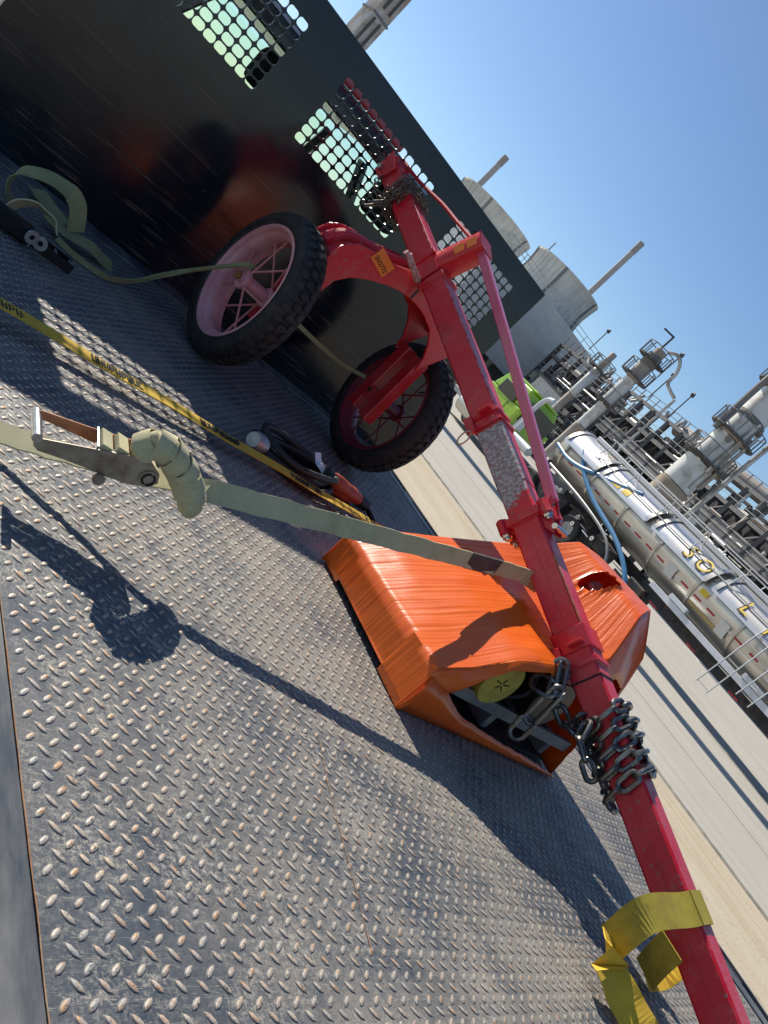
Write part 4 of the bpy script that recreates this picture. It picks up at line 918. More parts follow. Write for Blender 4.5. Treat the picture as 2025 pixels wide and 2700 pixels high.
ST = [((-1.372, -1.635, 0.010), (-1.394, -2.160, 0.004)), ((-1.376, -1.628, 0.112), (-1.384, -2.156, 0.140)), ((-1.30, -1.638, 0.178), (-1.285, -2.156, 0.186)),
      ((-1.128, -1.645, 0.258), (-1.17, -2.152, 0.262)), ((-0.99, -1.65, 0.325), (-1.04, -2.150, 0.300)), ((-0.885, -1.655, 0.378), (-0.92, -2.125, 0.312)),
      ((-0.77, -1.67, 0.455), (-0.79, -2.115, 0.395)), ((-0.68, -1.69, 0.535), (-0.70, -2.03, 0.525)), ((-0.545, -1.72, 0.548), (-0.56, -1.965, 0.556)),
      ((-0.50, -1.69, 0.46), (-0.535, -2.06, 0.44)), ((-0.49, -1.66, 0.20), (-0.55, -2.105, 0.25)), ((-0.50, -1.64, 0.006), (-0.578, -2.172, 0.006))]
sub = [1, 5, 6, 6, 6, 6, 6, 6, 5, 6, 6]; far_l, near_l = [], []; KN = 220
def dense(k):
    out = []
    P_ = [Vector(s[k]) for s in ST]
    for i in range(len(P_) - 1):
        p0, p1, p2, p3 = P_[max(i-1, 0)], P_[i], P_[i+1], P_[min(i+2, len(P_)-1)]
        nsub = 6
        for j in range(nsub):
            tt = j/nsub; lin = p1.lerp(p2, tt)
            cm_ = 0.5*((2*p1) + (p2-p0)*tt + (2*p0-5*p1+4*p2-p3)*tt*tt + (3*p1-p0-3*p2+p3)*tt**3)
            out.append(lin.lerp(cm_, 0.0 if i < 2 else 0.25))
    out.append(P_[-1]); return out
fl, nl_ = dense(0), dense(1); ns = len(fl); mb = MB(); hole_c = Vector((-0.700, -1.865, 0.491))
def pleat(tt, s_):
    a = mnoise.noise(Vector((tt*75, s_*0.6, 1.3))); b_ = mnoise.noise(Vector((tt*34, s_*0.5 + 4, 7.7))); d_ = mnoise.noise(Vector((tt*8, s_*2.2, 3.1)))
    e_ = mnoise.noise(Vector((tt*150, s_*0.35, 5.5)))
    return 0.0005*a + 0.0006*b_ + 0.0016*d_ + 0.0004*e_
gridp = []
def hq(dd): return math.sqrt((dd.x/0.062)**2 + (dd.y/0.036 + 0.35*dd.x/0.062)**2 + (dd.z/0.09)**2)
for i in range(ns):
    s_ = i/6.0; row = []
    for k in range(KN + 1):
        tt = k/KN; p = fl[i].lerp(nl_[i], tt)
        # feet: raised bottom edge between two skid feet
        if i < 6 and 0.18 < tt < 0.78: 
            f = i/6.0; p.z = 0.022 + (p.z - 0.022)*f if i > 0 else 0.022
        edge = min(1.0, min(tt, 1 - tt)*14)
        nrm = Vector((-1, 0, 0.1)) if s_ < 1 else (Vector((-0.45, 0, 0.9)) if s_ < 7.6 else (Vector((0.2, 0, 1)) if s_ < 8.3 else Vector((1, 0, 0.1))))
        sag = 0.0
        if 4.2 < s_ < 7.0: sag = -0.010*math.sin((s_ - 4.2)/2.8*math.pi)*math.sin(tt*math.pi)
        bul = 0.008*math.exp(-((s_ - 3.6)/0.7)**2 - ((tt - 0.93)/0.10)**2) + 0.010*math.exp(-((s_ - 4.3)/0.5)**2 - ((tt - 0.55)/0.09)**2)
        p = p + nrm*(pleat(tt, s_)*edge*(0.6 if s_ < 1 else 1.0) + sag + bul)
        row.append(p)
    gridp.append(row)
for row in gridp:                             # draw the torn edge together into a smooth rolled lip
    for k, p in enumerate(row):
        dd = p - hole_c; q_ = hq(dd)
        if 0.7 < q_ < 1.5:
            q2 = 1 + (q_ - 1)*min(1.0, abs(q_ - 1)/0.5)*0.9 + 0.03*mnoise.noise(p*60); row[k] = hole_c + dd*(q2/q_) + Vector((0, 0, 0.006*math.exp(-((q2 - 1)/0.2)**2)))
W_ = KN + 1; vs = [p for row in gridp for p in row]; fs = []
for i in range(ns - 1):
    for k in range(KN):
        c_ = (gridp[i][k] + gridp[i+1][k+1])/2; dd = c_ - hole_c; 
        if hq(dd) < 1.0: continue
        fs.append((i*W_ + k, i*W_ + k + 1, (i+1)*W_ + k + 1, (i+1)*W_ + k))
mb.add(vs, fs); 
# near skirt, torn open over the engine
ED = [(-1.394, -2.164, 0.002), (-1.386, -2.172, 0.004), (-1.285, -2.172, 0.112), (-1.195, -2.176, 0.236), (-1.055, -2.172, 0.284), (-0.93, -2.165, 0.266), (-0.80, -2.160, 0.312), (-0.70, -2.13, 0.36), (-0.605, -2.12, 0.34), (-0.568, -2.135, 0.25), (-0.572, -2.158, 0.12), (-0.579, -2.174, 0.006)]
ed = []
for i in range(len(ED) - 1):
    for j in range(6): ed.append(Vector(ED[i]).lerp(Vector(ED[i+1]), j/6))
ed.append(Vector(ED[-1])); vs2 = []; fs2 = []; M_ = 7
for i in range(ns):
    a = gridp[i][KN]
    for k in range(M_ + 1):
        f = k/M_; p = a.lerp(ed[i], f); w_ = 0.004*mnoise.noise(Vector((i*0.55, f*0.6, 2.0)))*math.sin(f*math.pi*0.5 + 0.2)
        p = p + Vector((0, w_ - 0.004*math.sin(f*math.pi), 0.004*mnoise.noise(Vector((i*0.8, 8, 8)))*f)); vs2.append(p)
for i in range(ns - 1):
    for k in range(M_): fs2.append((i*(M_+1) + k, i*(M_+1) + k + 1, (i+1)*(M_+1) + k + 1, (i+1)*(M_+1) + k))
mb.add(vs2, fs2)
# far side closed
FB = [(p.x, p.y + 0.0, 0.004) for p in fl]; k0 = len(mb.v); mb.add([tuple(gridp[i][0]) for i in range(ns)] + FB, [(i, i+1, ns+i+1, ns+i) for i in range(ns-1)])
wrap = mb.build('orange_film', film, pump, True, autosmooth=60)
sf = wrap.modifiers.new('thickness', 'SOLIDIFY'); sf.thickness = 0.0012; sf.offset = -1
# folded bottom flap on the near side
fl2 = MB(); vs = []; fs = []; n = 46
hts = [(0.0, 0.115), (0.11, 0.10), (0.25, 0.058), (0.5, 0.040), (0.75, 0.030), (0.95, 0.016), (1.0, 0.012)]
def hh(u):
    for (a, ha), (b_, hb) in zip(hts, hts[1:]):
        if a <= u <= b_: return ha + (hb - ha)*(u - a)/(b_ - a)
for i in range(n + 1):
    u = i/n; base = Vector((-1.393, -2.166, 0.003)).lerp(Vector((-0.580, -2.182, 0.003)), u)
    for k in range(4):
        f = k/3; vs.append(base + Vector((0, -0.010*math.sin(f*2.4) + 0.003*mnoise.noise(Vector((u*30, f, 5))), hh(u)*f + 0.003*mnoise.noise(Vector((u*22, 3, 5)))*f)))
for i in range(n):
    for k in range(3): fs.append((4*i + k, 4*i + k + 1, 4*i + 5 + k, 4*i + 4 + k))
fo = fl2.add(vs, fs).build('film_flap', film, pump, True)
sf = fo.modifiers.new('thickness', 'SOLIDIFY'); sf.thickness = 0.0016
skid_m = mat('grey skid steel', (0.13, 0.13, 0.135), 0.6, 0.2, (0.22, 0.21, 0.20), 14, bump=0.2)
eng_m = mat('engine black', (0.012, 0.012, 0.013), 0.4, 0.2)
MB().box((-1.35, -2.135, 0.012), (-0.60, -1.67, 0.02)).build('skid_floor', dark_steel, pump)
MB().bar((-1.36, -2.130, 0.105), (-0.585, -2.142, 0.098), 0.014, 0.034).build('skid_rail', skid_m, pump)
MB().bar((-1.36, -1.70, 0.105), (-0.585, -1.70, 0.098), 0.03, 0.034).build('skid_rail', skid_m, pump)
for x in (-1.34, -0.97, -0.62): MB().bar((x, -2.12, 0.06), (x, -1.71, 0.06), 0.03, 0.07).build('skid_crossbar', skid_m, pump)
MB().box((-1.12, -2.07, 0.12), (-0.80, -1.76, 0.27)).box((-0.78, -2.02, 0.12), (-0.63, -1.76, 0.36)).build('engine_block', eng_m, pump, bevel=0.02)
MB().lathe([(0, 0.0), (0, 0.075), (0.05, 0.085), (0.09, 0.08), (0.09, 0.0)], (-0.90, -2.075, 0.20), (0, -1, 0), 24, False).build('recoil_cover', eng_m, pump, True)
MB().tube([(-0.70, -1.86, 0.30), (-0.70, -1.86, 0.42)], 0.055, 18).build('fuel_tank', eng_m, pump, True, bevel=0.01)
cap_ = hole_c + Vector((0.022, 0.014, -0.035))
MB().lathe([(0, 0.0), (0, 0.030), (0.03, 0.030), (0.04, 0.022), (0.042, 0.0)], cap_, (-0.4, -0.4, 0.8), 18, False).build('fuel_cap', mat('orange red cap', (0.50, 0.06, 0.03), 0.4, 0, (0.12, 0.04, 0.03), 40), pump, True)
MB().tube([cap_ + Vector((0.03, -0.03, 0.005)), cap_ + Vector((0.045, -0.06, 0.015))], 0.012, 10).build('filler_neck', grey_steel, pump, True)
dc = Vector((-1.128, -2.150, 0.178))
di = MB().lathe([(0.0, 0.0), (0.0, 0.069), (-0.02, 0.072), (-0.07, 0.072), (-0.07, 0.0)], dc, (0, -1, 0), 30, False).build('filter_disc', mat('dirty yellow plastic', (0.50, 0.40, 0.05), 0.6, 0, (0.33, 0.25, 0.04), 18, lo=0.4, hi=0.65, bump=0.1), pump, True)
for a in range(0, 360, 72):
    MB().bar(dc + Vector((0.006*math.cos(R(a + 20)), -0.001, 0.006*math.sin(R(a + 20)))), dc + Vector(((0.018 + 0.014*(a % 144 == 0))*math.cos(R(a + 20)), -0.001, 0.02*math.sin(R(a + 20)))), 0.003, 0.002, (0, 1, 0)).build('disc_slot', ink, di)
MB().tube(catmull([(-1.0, -2.11, 0.27), (-0.99, -2.14, 0.2), (-1.02, -2.13, 0.15), (-1.10, -2.10, 0.12)], 6), 0.007, 8).build('fuel_hose', eng_m, pump, True)

# ================================================================== background
CAM = Vector((-2.963, -3.185, 0.6685))
def bearing(az, el, d):                       # point seen from the camera: bearing and height angle off image coordinates, chosen distance
    return Vector((CAM.x + d*math.sin(R(az)), CAM.y + d*math.cos(R(az)), CAM.z + d*math.tan(R(el))))
clad = mat('grey cladding', (0.62, 0.63, 0.62), 0.6, 0.0, (0.54, 0.55, 0.55), 0.3, lo=0.4, hi=0.6, stretch=(1, 1, 6))
clad2 = mat('weathered fibre panel', (0.60, 0.59, 0.54), 0.75, 0, (0.46, 0.46, 0.42), 0.6, lo=0.4, hi=0.65)
steel_bg = mat('plant steel', (0.17, 0.17, 0.175), 0.6, 0.2, (0.26, 0.23, 0.20), 0.8, lo=0.45, hi=0.65)
steel_dk = mat('sooty steel', (0.055, 0.057, 0.062), 0.6, 0.2, (0.10, 0.095, 0.09), 0.7)
steel_lt = mat('pale pipe steel', (0.56, 0.55, 0.52), 0.45, 0.3, (0.28, 0.25, 0.21), 1.1, lo=0.45, hi=0.65)
rusty_bg = mat('rusty lagging', (0.40, 0.375, 0.34), 0.7, 0.1, (0.30, 0.22, 0.16), 0.9)
vessel_m = mat('vessel cladding', (0.62, 0.62, 0.60), 0.5, 0.35, (0.36, 0.33, 0.28), 0.9, lo=0.5, hi=0.7)
conc_m = mat('concrete skirt', (0.36, 0.31, 0.24), 0.85, 0, (0.24, 0.19, 0.14), 0.8)

# cooling tower block
ct = thing('cooling_tower', 'long grey cooling tower block with flat slatted wall behind the headboard', 'cooling tower', tuple(bearing(46, 0, 103).to_2d()) + (GZ,))
B1 = bearing(49.75, 0, 110); B0 = bearing(43.1, 0, 97.6); dirb = (B0 - B1); dirb.z = 0; dirb.normalize()
BL = B1 + dirb*27; nb = Vector((-dirb.y, dirb.x, 0)); nb = nb if nb.dot(CAM - B1) < 0 else -nb     # away from the camera
ztop = CAM.z + 110*math.tan(R(5.8))
def q8(a, b, c_, d_, z0_, z1_): return [(p.x, p.y, z0_) for p in (a, b, c_, d_)] + [(p.x, p.y, z1_) for p in (a, b, c_, d_)]
MB().hexa(q8(B1, BL, BL + nb*16, B1 + nb*16, 2.6, ztop)).build('wall', clad, ct)
MB().hexa(q8(B1 + nb*1.5, BL + nb*1.5, BL + nb*15, B1 + nb*15, GZ, 2.6)).build('basin', steel_dk, ct)
sl = MB(); nsl = 34
for k in range(nsl):
    z_ = 2.7 + (ztop - 2.9)*k/(nsl - 1); a, b = B1 - nb*0.06, BL - nb*0.06
    sl.hexa(q8(a, b, b + nb*0.05, a + nb*0.05, z_, z_ + 0.16))
sl.build('siding', clad, ct, kind='stuff')
for k in range(4):
    p = B1 + dirb*k*8; MB().bar((p.x, p.y, GZ), (p.x, p.y, 2.6), 0.5).build('leg', conc_m, ct)
for z_ in (0.55, 1.1):
    a, b = B1 + nb*0.1, BL + nb*0.1; MB().bar((a.x, a.y, ztop + z_), (b.x, b.y, ztop + z_), 0.07).build('rail', steel_lt, ct)
for k in range(7):
    p = B1 + dirb*k*3.9 + nb*0.1; MB().bar((p.x, p.y, ztop), (p.x, p.y, ztop + 1.1), 0.07).build('rail_post', steel_lt, ct)
def fan_stack(az, d, r, ztop_, zb, label):
    c_ = bearing(az, 0, d); st = thing('fan_stack', label, 'fan stack', (c_.x, c_.y, zb), 'fan stacks on the cooling tower')
    H_ = ztop_ - zb; prof = [(0, r*1.02), (H_*0.25, r*0.955), (H_*0.5, r*0.93), (H_*0.8, r*0.955), (H_, r*0.985), (H_, r*0.96), (H_*0.5, r*0.90), (0, r*0.99)]
    MB().lathe(prof, (c_.x, c_.y, zb), (0, 0, 1), 64).build('shell', clad2, st, True)
    for k in range(40):
        a = 2*math.pi*k/40; ps = [Vector((c_.x + rr*1.006*math.cos(a), c_.y + rr*1.006*math.sin(a), zb + h_)) for h_, rr in prof[:5]]
        MB().tube(ps, 0.13 if k % 8 else 0.26, 4).build('rib', clad2 if k % 8 else steel_bg, st)
    MB().lathe([(H_ - 0.25, r*1.0), (H_ + 0.05, r*1.0), (H_ + 0.05, r*0.94), (H_ - 0.25, r*0.97)], (c_.x, c_.y, zb), (0, 0, 1), 64).build('rim_ring', clad2, st, True)
    return st
fan_stack(43.25, 112, 5.5, CAM.z + 112*math.tan(R(8.30)), ztop + 0.05, 'round ribbed grey fan stack above the slatted wall')
fan_stack(37.0, 128, 6.9, CAM.z + 128*math.tan(R(7.75)), ztop - 1.5, 'farther fan stack mostly hidden by the black headboard edge')
def chimney(az, d, el, r, label):
    c_ = bearing(az, el, d); o = thing('chimney', label, 'chimney', (c_.x, c_.y, GZ), 'thin chimneys')
    MB().tube([(c_.x, c_.y, GZ), (c_.x, c_.y, c_.z)], r, 14).build('shaft', mat('chimney steel', (0.42, 0.41, 0.40), 0.6, 0.1, (0.36, 0.34, 0.33), 0.3), o, True)
    MB().tube([(c_.x, c_.y, c_.z - 2.2), (c_.x, c_.y, c_.z + 0.05)], r*1.1, 14).build('tip', mat('sooty tip', (0.33, 0.31, 0.29), 0.8), o, True)
chimney(44.9, 150, 12.95, 0.52, 'tall thin grey chimney rising behind the nearer fan stack')
chimney(34.87, 200, 10.4, 0.72, 'thin grey chimney standing just above the headboard top edge')
for az, el, d, lb in ((41.0, 9.2, 118, 'thin lightning rod on the gap between the two fan stacks'),):
    c_ = bearing(az, el, d); o = thing('lightning_rod', lb, 'rod', (c_.x, c_.y, 11)); MB().tube([(c_.x, c_.y, 11), tuple(c_)], 0.09, 6).build('mast', steel_bg, o)

# lattice tower whose shadow lies across the road
lt = thing('tower_mast', 'tall weathered square steel mast seen above the headboard', 'mast', (14.0, 36.0, GZ))
tw_m = mat('tower steel', (0.50, 0.49, 0.48), 0.6, 0.1, (0.36, 0.29, 0.24), 1.6, lo=0.45, hi=0.62)
for k in range(10):
    MB().box((13.52, 35.42, GZ + 3.1*k), (14.48, 36.58, GZ + 3.1*k + 3.0)).build('cladding_section', tw_m, lt)
    MB().box((13.47, 35.36, GZ + 3.1*k + 3.0), (14.53, 36.64, GZ + 3.1*k + 3.1)).build('flange', steel_bg, lt)
    MB().box((13.7, 35.28, GZ + 3.1*k + 0.3), (13.8, 35.36, GZ + 3.1*k + 2.9)).build('ladder_rail', steel_dk, lt); MB().box((14.1, 35.28, GZ + 3.1*k + 0.3), (14.2, 35.36, GZ + 3.1*k + 2.9)).build('ladder_rail', steel_dk, lt)

# ---- tank trailer, parked facing away beyond the shadow
PHI = R(6.0); tt_ = Vector((math.sin(PHI), math.cos(PHI), 0)); na = Vector((math.cos(PHI), -math.sin(PHI), 0))
TO = Vector((CAM.x, CAM.y, 0)) + na*20
def TK(s, o, z): p = TO + tt_*s + na*o; return Vector((p.x, p.y, z))
tr = thing('tank_trailer', 'polished steel tank trailer with red reflective stripes and railed top walkway', 'tank trailer', tuple(TK(12, 0.85, GZ)))
pol = mat('polished tank steel', (0.66, 0.66, 0.66), 0.30, 0.75, (0.50, 0.46, 0.40), 0.7, lo=0.45, hi=0.7, rvar=0.12)
brushed = mat('brushed tank steel', (0.56, 0.54, 0.50), 0.30, 0.8, (0.42, 0.395, 0.35), 0.9, lo=0.42, hi=0.66, rvar=0.15, stretch=(3, 0.5, 3))
whitem = mat('white panel paint', (0.66, 0.68, 0.72), 0.35, 0.1, (0.55, 0.56, 0.6), 0.8, coat=0.3)
RZ, RR = 1.08, 0.84
def tlathe(prof, s0, o=0.85, z=RZ, seg=48, closed=False): return MB().lathe(prof, TK(s0, o, z), tt_, seg, closed)
tlathe([(0, 0), (0.0, 0.5), (0.12, 0.72), (0.22, RR), (15.0, RR), (15.15, 0.74), (15.3, 0.55), (15.36, 0.0)], 5.0).build('tank', brushed, tr, True)
for k in range(9):
    s_ = 5.6 + 1.75*k; tlathe([(0, RR), (0, RR + 0.035), (0.09, RR + 0.035), (0.09, RR)], s_).build('ring_band', brushed, tr, True)
def shell(s0, s1, a0, a1, r, name, m_, th=0.02):          # curved panel: angle from horizontal near side upwards
    mb = MB(); n = 14; vs = []
    for k in range(n + 1):
        a = R(a0 + (a1 - a0)*k/n)
        for rr in (r, r - th):
            for s_ in (s0, s1): vs.append(TK(s_, 0.85 - rr*math.cos(a), RZ + rr*math.sin(a)))
    fs = []
    for k in range(n):
        b_ = 4*k; fs += [(b_, b_+1, b_+5, b_+4), (b_+2, b_+6, b_+7, b_+3), (b_, b_+4, b_+6, b_+2), (b_+1, b_+3, b_+7, b_+5)]
    fs += [(0, 2, 3, 1), (4*n, 4*n+1, 4*n+3, 4*n+2)]
    return mb.add(vs, fs).build(name, m_, tr, True)
pn = [(18.05, 19.95), (15.3, 17.75), (12.55, 14.95), (9.9, 12.2), (7.2, 9.5), (5.4, 6.9)]
for (s0, s1) in pn:
    shell(s0, s1, 12, 84, RR + 0.07, 'sky_sheen_panel', pol)  # raised paler shells standing in for sky reflections on the tank
    shell(s0 - 0.05, s0 + 0.10, 9, 88, RR + 0.11, 'saddle_rib', brushed); shell(s1 - 0.10, s1 + 0.05, 9, 88, RR + 0.11, 'saddle_rib', brushed)
    shell(s0, s1, 7, 12, RR + 0.11, 'saddle_lip', whitem)
yel = mat('yellow decal', (0.72, 0.50, 0.03), 0.5)
def on_tank(s, ang, r): a = R(ang); return TK(s, 0.85 - r*math.cos(a), RZ + r*math.sin(a))
for ch, s_ in (('S', 13.55), ('O', 12.95), ('L', 11.2), ('I', 10.4)):
    a = R(28); up = (na*math.sin(a) + Vector((0, 0, 1))*math.cos(a)); o_ = on_tank(s_, 28, RR + 0.085)
    lettering(ch, 0.64, o_ + tt_*0.035 - up*0.04, -tt_, up, ink, tr, 'letter', 0.0); lettering(ch, 0.62, o_, -tt_, up, yel, tr, 'letter', 0.008)
for (s0, s1, a0, a1) in ((16.9, 17.3, 14, 24), (16.45, 16.75, 16, 30)): shell(s0, s1, a0, a1, RR + 0.078, 'yellow_decal', yel, 0.004)
# reflective strips
rs = mat('red reflector', (0.38, 0.015, 0.02), 0.4); ws = mat('white reflector', (0.62, 0.60, 0.56), 0.4)
for k in range(26):
    s_ = 5.5 + 0.56*k; shell(s_, s_ + 0.30, -21.5, -18.0, RR + 0.008, 'red_reflector', rs, 0.006)
    if k % 2: shell(s_ + 0.31, s_ + 0.55, -21.5, -18.0, RR + 0.008, 'white_reflector', ws, 0.006)
plm = mat('placard plate', (0.60, 0.60, 0.58), 0.5)
def plate_at(s, ang, w, h, m_, name, r=RR + 0.03):
    a = R(ang); up = (na*math.sin(a) + Vector((0, 0, 1))*math.cos(a)); nrm = (-na*math.cos(a) + Vector((0, 0, 1))*math.sin(a)); c_ = on_tank(s, ang, r)
    return MB().bar(c_ - up*h/2, c_ + up*h/2, w, 0.012, nrm).build(name, m_, tr)
plate_at(13.55, -20, 0.36, 0.36, plm, 'placard'); plate_at(11.25, -25, 0.34, 0.42, plm, 'placard'); plate_at(9.6, -12, 0.2, 0.24, plm, 'placard')
plate_at(12.3, -4, 0.28, 0.16, yel, 'yellow_decal'); plate_at(12.0, -36, 1.1, 0.10, mat('faded yellow print', (0.42, 0.33, 0.12), 0.6), 'yellow_print', RR + 0.004)
# walkway, rails, ladders
rail_m = mat('aluminium rail', (0.55, 0.54, 0.52), 0.4, 0.6)
MB().bar(TK(5.4, 0.62, RZ + RR + 0.12), TK(19.6, 0.62, RZ + RR + 0.12), 0.16, 0.16).build('top_pipe', whitem, tr, bevel=0.03)
for (o_, z_) in ((0.15, 2.05), (0.15, 2.32), (1.3, 2.05), (1.3, 2.32), (0.05, RZ + 0.52), (0.55, 2.0)):
    MB().tube([TK(5.3, o_, z_), TK(18.7, o_, z_)], 0.02, 6).build('rail', rail_m, tr, True)
for k in range(9):
    s_ = 5.6 + 1.62*k
    for o_ in (0.15, 1.3): MB().tube([TK(s_, 0.35 if o_ < 1 else 1.2, RZ + RR - 0.05), TK(s_, o_, 2.32)], 0.018, 6).build('rail_post', rail_m, tr, True)
    MB().tube([TK(s_, 0.05, RZ + 0.52), TK(s_, 0.15, 2.05)], 0.016, 6).build('rail_post', rail_m, tr, True)
for s0 in (10.0, 9.1):
    for ds in (0, 0.42): MB().tube([TK(s0 + ds, -0.28, -0.62 if s0 > 9.5 else -0.1), TK(s0 + ds, -0.14, 1.2), TK(s0 + ds, 0.12, 2.05), TK(s0 + ds, 0.2, 2.5), TK(s0 + ds, 0.5, 2.6)], 0.019, 6).build('ladder_rail', rail_m, tr, True)
    for k in range(9):
        z_ = -0.55 + 0.3*k; f = max(0, min(1, (z_ + 0.6)/1.8)); o_ = -0.28 + 0.14*f
        if s0 > 9.5 or z_ > 0: MB().tube([TK(s0, o_, z_), TK(s0 + 0.42, o_, z_)], 0.014, 6).build('rung', rail_m, tr, True)
MB().bar(TK(5.0, 0.02, 0.17), TK(13.6, 0.02, 0.17), 0.10, 0.17).build('sill', whitem, tr, bevel=0.01)
for k in range(3): MB().bar(TK(12.9 - 3*k, 0.0, 0.34), TK(12.2 - 3*k, 0.0, 0.34), 0.14, 0.14).build('locker_box', whitem, tr, bevel=0.01)
ch_m = mat('trailer chassis', (0.03, 0.03, 0.033), 0.6, 0.3, (0.10, 0.06, 0.04), 3, lo=0.5, hi=0.7)
MB().bar(TK(5.5, 0.30, -0.05), TK(14.0, 0.30, -0.05), 0.12, 0.36).build('chassis_beam', ch_m, tr)
MB().bar(TK(5.5, 1.40, -0.05), TK(19.5, 1.40, -0.05), 0.12, 0.36).build('chassis_beam', ch_m, tr)
for k in range(14): MB().disc(TK(6.0 + 0.58*k, 0.236, -0.05), na, 0.07, 0.006, 12).build('chassis_hole', ink, tr)
for k in range(5): MB().bar(TK(6.2 + 1.7*k, 0.232, -0.20), TK(6.55 + 1.7*k, 0.232, -0.20), 0.008, 0.05).build('red_reflector', rs, tr)
plate_b = MB().bar(TK(8.0, 0.22, -0.02), TK(8.5, 0.22, -0.02), 0.02, 0.16).build('name_plate', plm, tr)
for s_ in (5.6, 6.9):
    for o_ in (0.15, 1.55):
        w_ = MB().lathe([(-0.14, 0.3), (-0.15, 0.48), (-0.10, 0.53), (0.10, 0.53), (0.15, 0.48), (0.14, 0.3)], TK(s_, o_, GZ + 0.53), na, 28).build('wheel', rubber, tr, True)
        MB().lathe([(-0.08, 0.02), (-0.13, 0.3), (0.1, 0.3), (0.08, 0.02)], TK(s_, o_, GZ + 0.53), na, 20).build('rim', grey_steel, w_, True)
# gear slung under the front: pump, pipework, mud flaps, bent fender pipe
MB().tube(catmull([TK(19.6, -0.05, 0.32), TK(17.5, -0.08, 0.28), TK(15.9, -0.10, 0.10), TK(15.2, -0.12, -0.25), TK(15.05, -0.1, -0.62)], 6), 0.05, 10).build('fender_pipe', grey_steel, tr, True)
for (s_, z_, w_, h_, o_) in ((18.8, -0.35, 1.5, 0.6, 0.5), (17.2, -0.35, 1.1, 0.75, 0.55), (15.9, -0.2, 0.7, 0.5, 0.45), (15.9, -0.72, 0.9, 0.35, 0.6), (13.9, -0.35, 0.7, 0.5, 0.35)):
    MB().bar(TK(s_ + w_/2, o_, z_), TK(s_ - w_/2, o_, z_), 0.6, h_).build('gear_box', ch_m, tr, bevel=0.05)
for k in range(18):
    rnd = random.Random(k); s_ = 15.2 + 4.2*rnd.random(); z_ = -0.75 + 0.9*rnd.random(); l_ = 0.15 + 0.5*rnd.random()
    if k % 3: MB().tube([TK(s_, 0.12, z_), TK(s_ - l_, 0.12, z_ - 0.1 + 0.2*rnd.random())], 0.02 + 0.03*rnd.random(), 8).build('hose_pipe', bright_steel if k % 4 == 0 else ch_m, tr, True)
    else: MB().lathe([(-0.05, 0.02), (-0.05, 0.08), (0.05, 0.08), (0.05, 0.02)], TK(s_, 0.1, z_), na, 12).build('flange', bright_steel if k % 2 else steel_lt, tr, True)
for s_ in (14.55, 13.75): MB().bar(TK(s_ + 0.32, 0.15, -0.62), TK(s_ - 0.32, 0.15, -0.62), 0.03, 0.62).build('mud_flap', ink, tr)
for s_ in (14.55, 13.75): MB().bar(TK(s_ + 0.2, 0.13, -0.82), TK(s_ - 0.2, 0.13, -0.82), 0.006, 0.10).build('flap_print', ws, tr)
for s_ in (18.6, 17.2):
    for o_ in (0.25, 1.5):
        w_ = MB().lathe([(-0.16, 0.28), (-0.17, 0.46), (-0.12, 0.51), (0.12, 0.51), (0.17, 0.46), (0.16, 0.28)], TK(s_, o_, GZ + 0.51), na, 28).build('wheel', rubber, tr, True)
        MB().lathe([(-0.10, 0.02), (-0.14, 0.28), (0.1, 0.28), (0.08, 0.02)], TK(s_, o_, GZ + 0.51), na, 20).build('rim', grey_steel, w_, True)
bh = thing('blue_hose', 'bright blue hose draped down the front side of the steel tank', 'hose', tuple(TK(18.5, 0.1, 0.5)))
blue = mat('blue hose', (0.07, 0.22, 0.42), 0.4, 0, (0.10, 0.28, 0.48), 4)
MB().tube(catmull([TK(19.7, 0.55, 1.78), TK(19.2, 0.10, 1.45), TK(18.4, -0.02, 0.95), TK(17.2, -0.06, 0.55), TK(15.6, -0.10, 0.28), TK(14.5, -0.14, -0.10), TK(13.9, -0.14, -0.55), TK(13.8, -0.1, -0.95)], 8), 0.072, 10).build('hose_run', blue, bh, True)
MB().tube(catmull([TK(20.2, 0.10, 0.95), TK(19.3, -0.02, 0.86), TK(18.6, -0.04, 0.95), TK(18.0, -0.02, 1.15)], 8), 0.068, 10).build('hose_run', blue, bh, True)
MB().tube(catmull([TK(17.9, -0.02, 1.18), TK(17.0, 0.05, 1.45), TK(16.3, 0.2, 1.72)], 8), 0.068, 10).build('hose_run', blue, bh, True)
# tractor unit in lime green
tc = thing('lime_tractor', 'lime green tractor unit with dark windows coupled to the steel tank', 'truck', tuple(TK(24, 0.8, GZ)))
lime = mat('lime paint', (0.30, 0.52, 0.015), 0.3, 0, coat=0.5); dk = mat('dark cab glass', (0.015, 0.02, 0.025), 0.08)
def tbox(s0, s1, o0, o1, z0_, z1_, name, m_, bev=0.0, par=None, tp=0.0):
    vs = [TK(s0, o0, z0_), TK(s1, o0, z0_), TK(s1, o1, z0_), TK(s0, o1, z0_), TK(s0 + tp, o0 + 0.1*bool(tp), z1_), TK(s1 - tp, o0 + 0.1*bool(tp), z1_), TK(s1 - tp, o1 - 0.1*bool(tp), z1_), TK(s0 + tp, o1 - 0.1*bool(tp), z1_)]
    return MB().hexa(vs).build(name, m_, par or tc, bevel=bev)
cb_ = tbox(22.7, 25.0, 0.0, 2.1, -0.05, 0.85, 'cab', lime, 0.06); tbox(22.9, 24.9, 0.02, 2.08, 0.86, 1.62, 'cab_roof', lime, 0.06, None, 0.18)
tbox(25.02, 27.6, 0.2, 1.9, -0.25, 0.62, 'hood', lime, 0.15)
tbox(23.25, 24.45, -0.03, 0.015, 0.78, 1.30, 'side_window', dk, 0.02); tbox(23.0, 24.7, 0.3, 1.8, 1.63, 1.72, 'roof_visor', lime, 0.03)
tbox(22.68, 22.72, 0.25, 1.85, 0.5, 1.35, 'rear_window', dk)
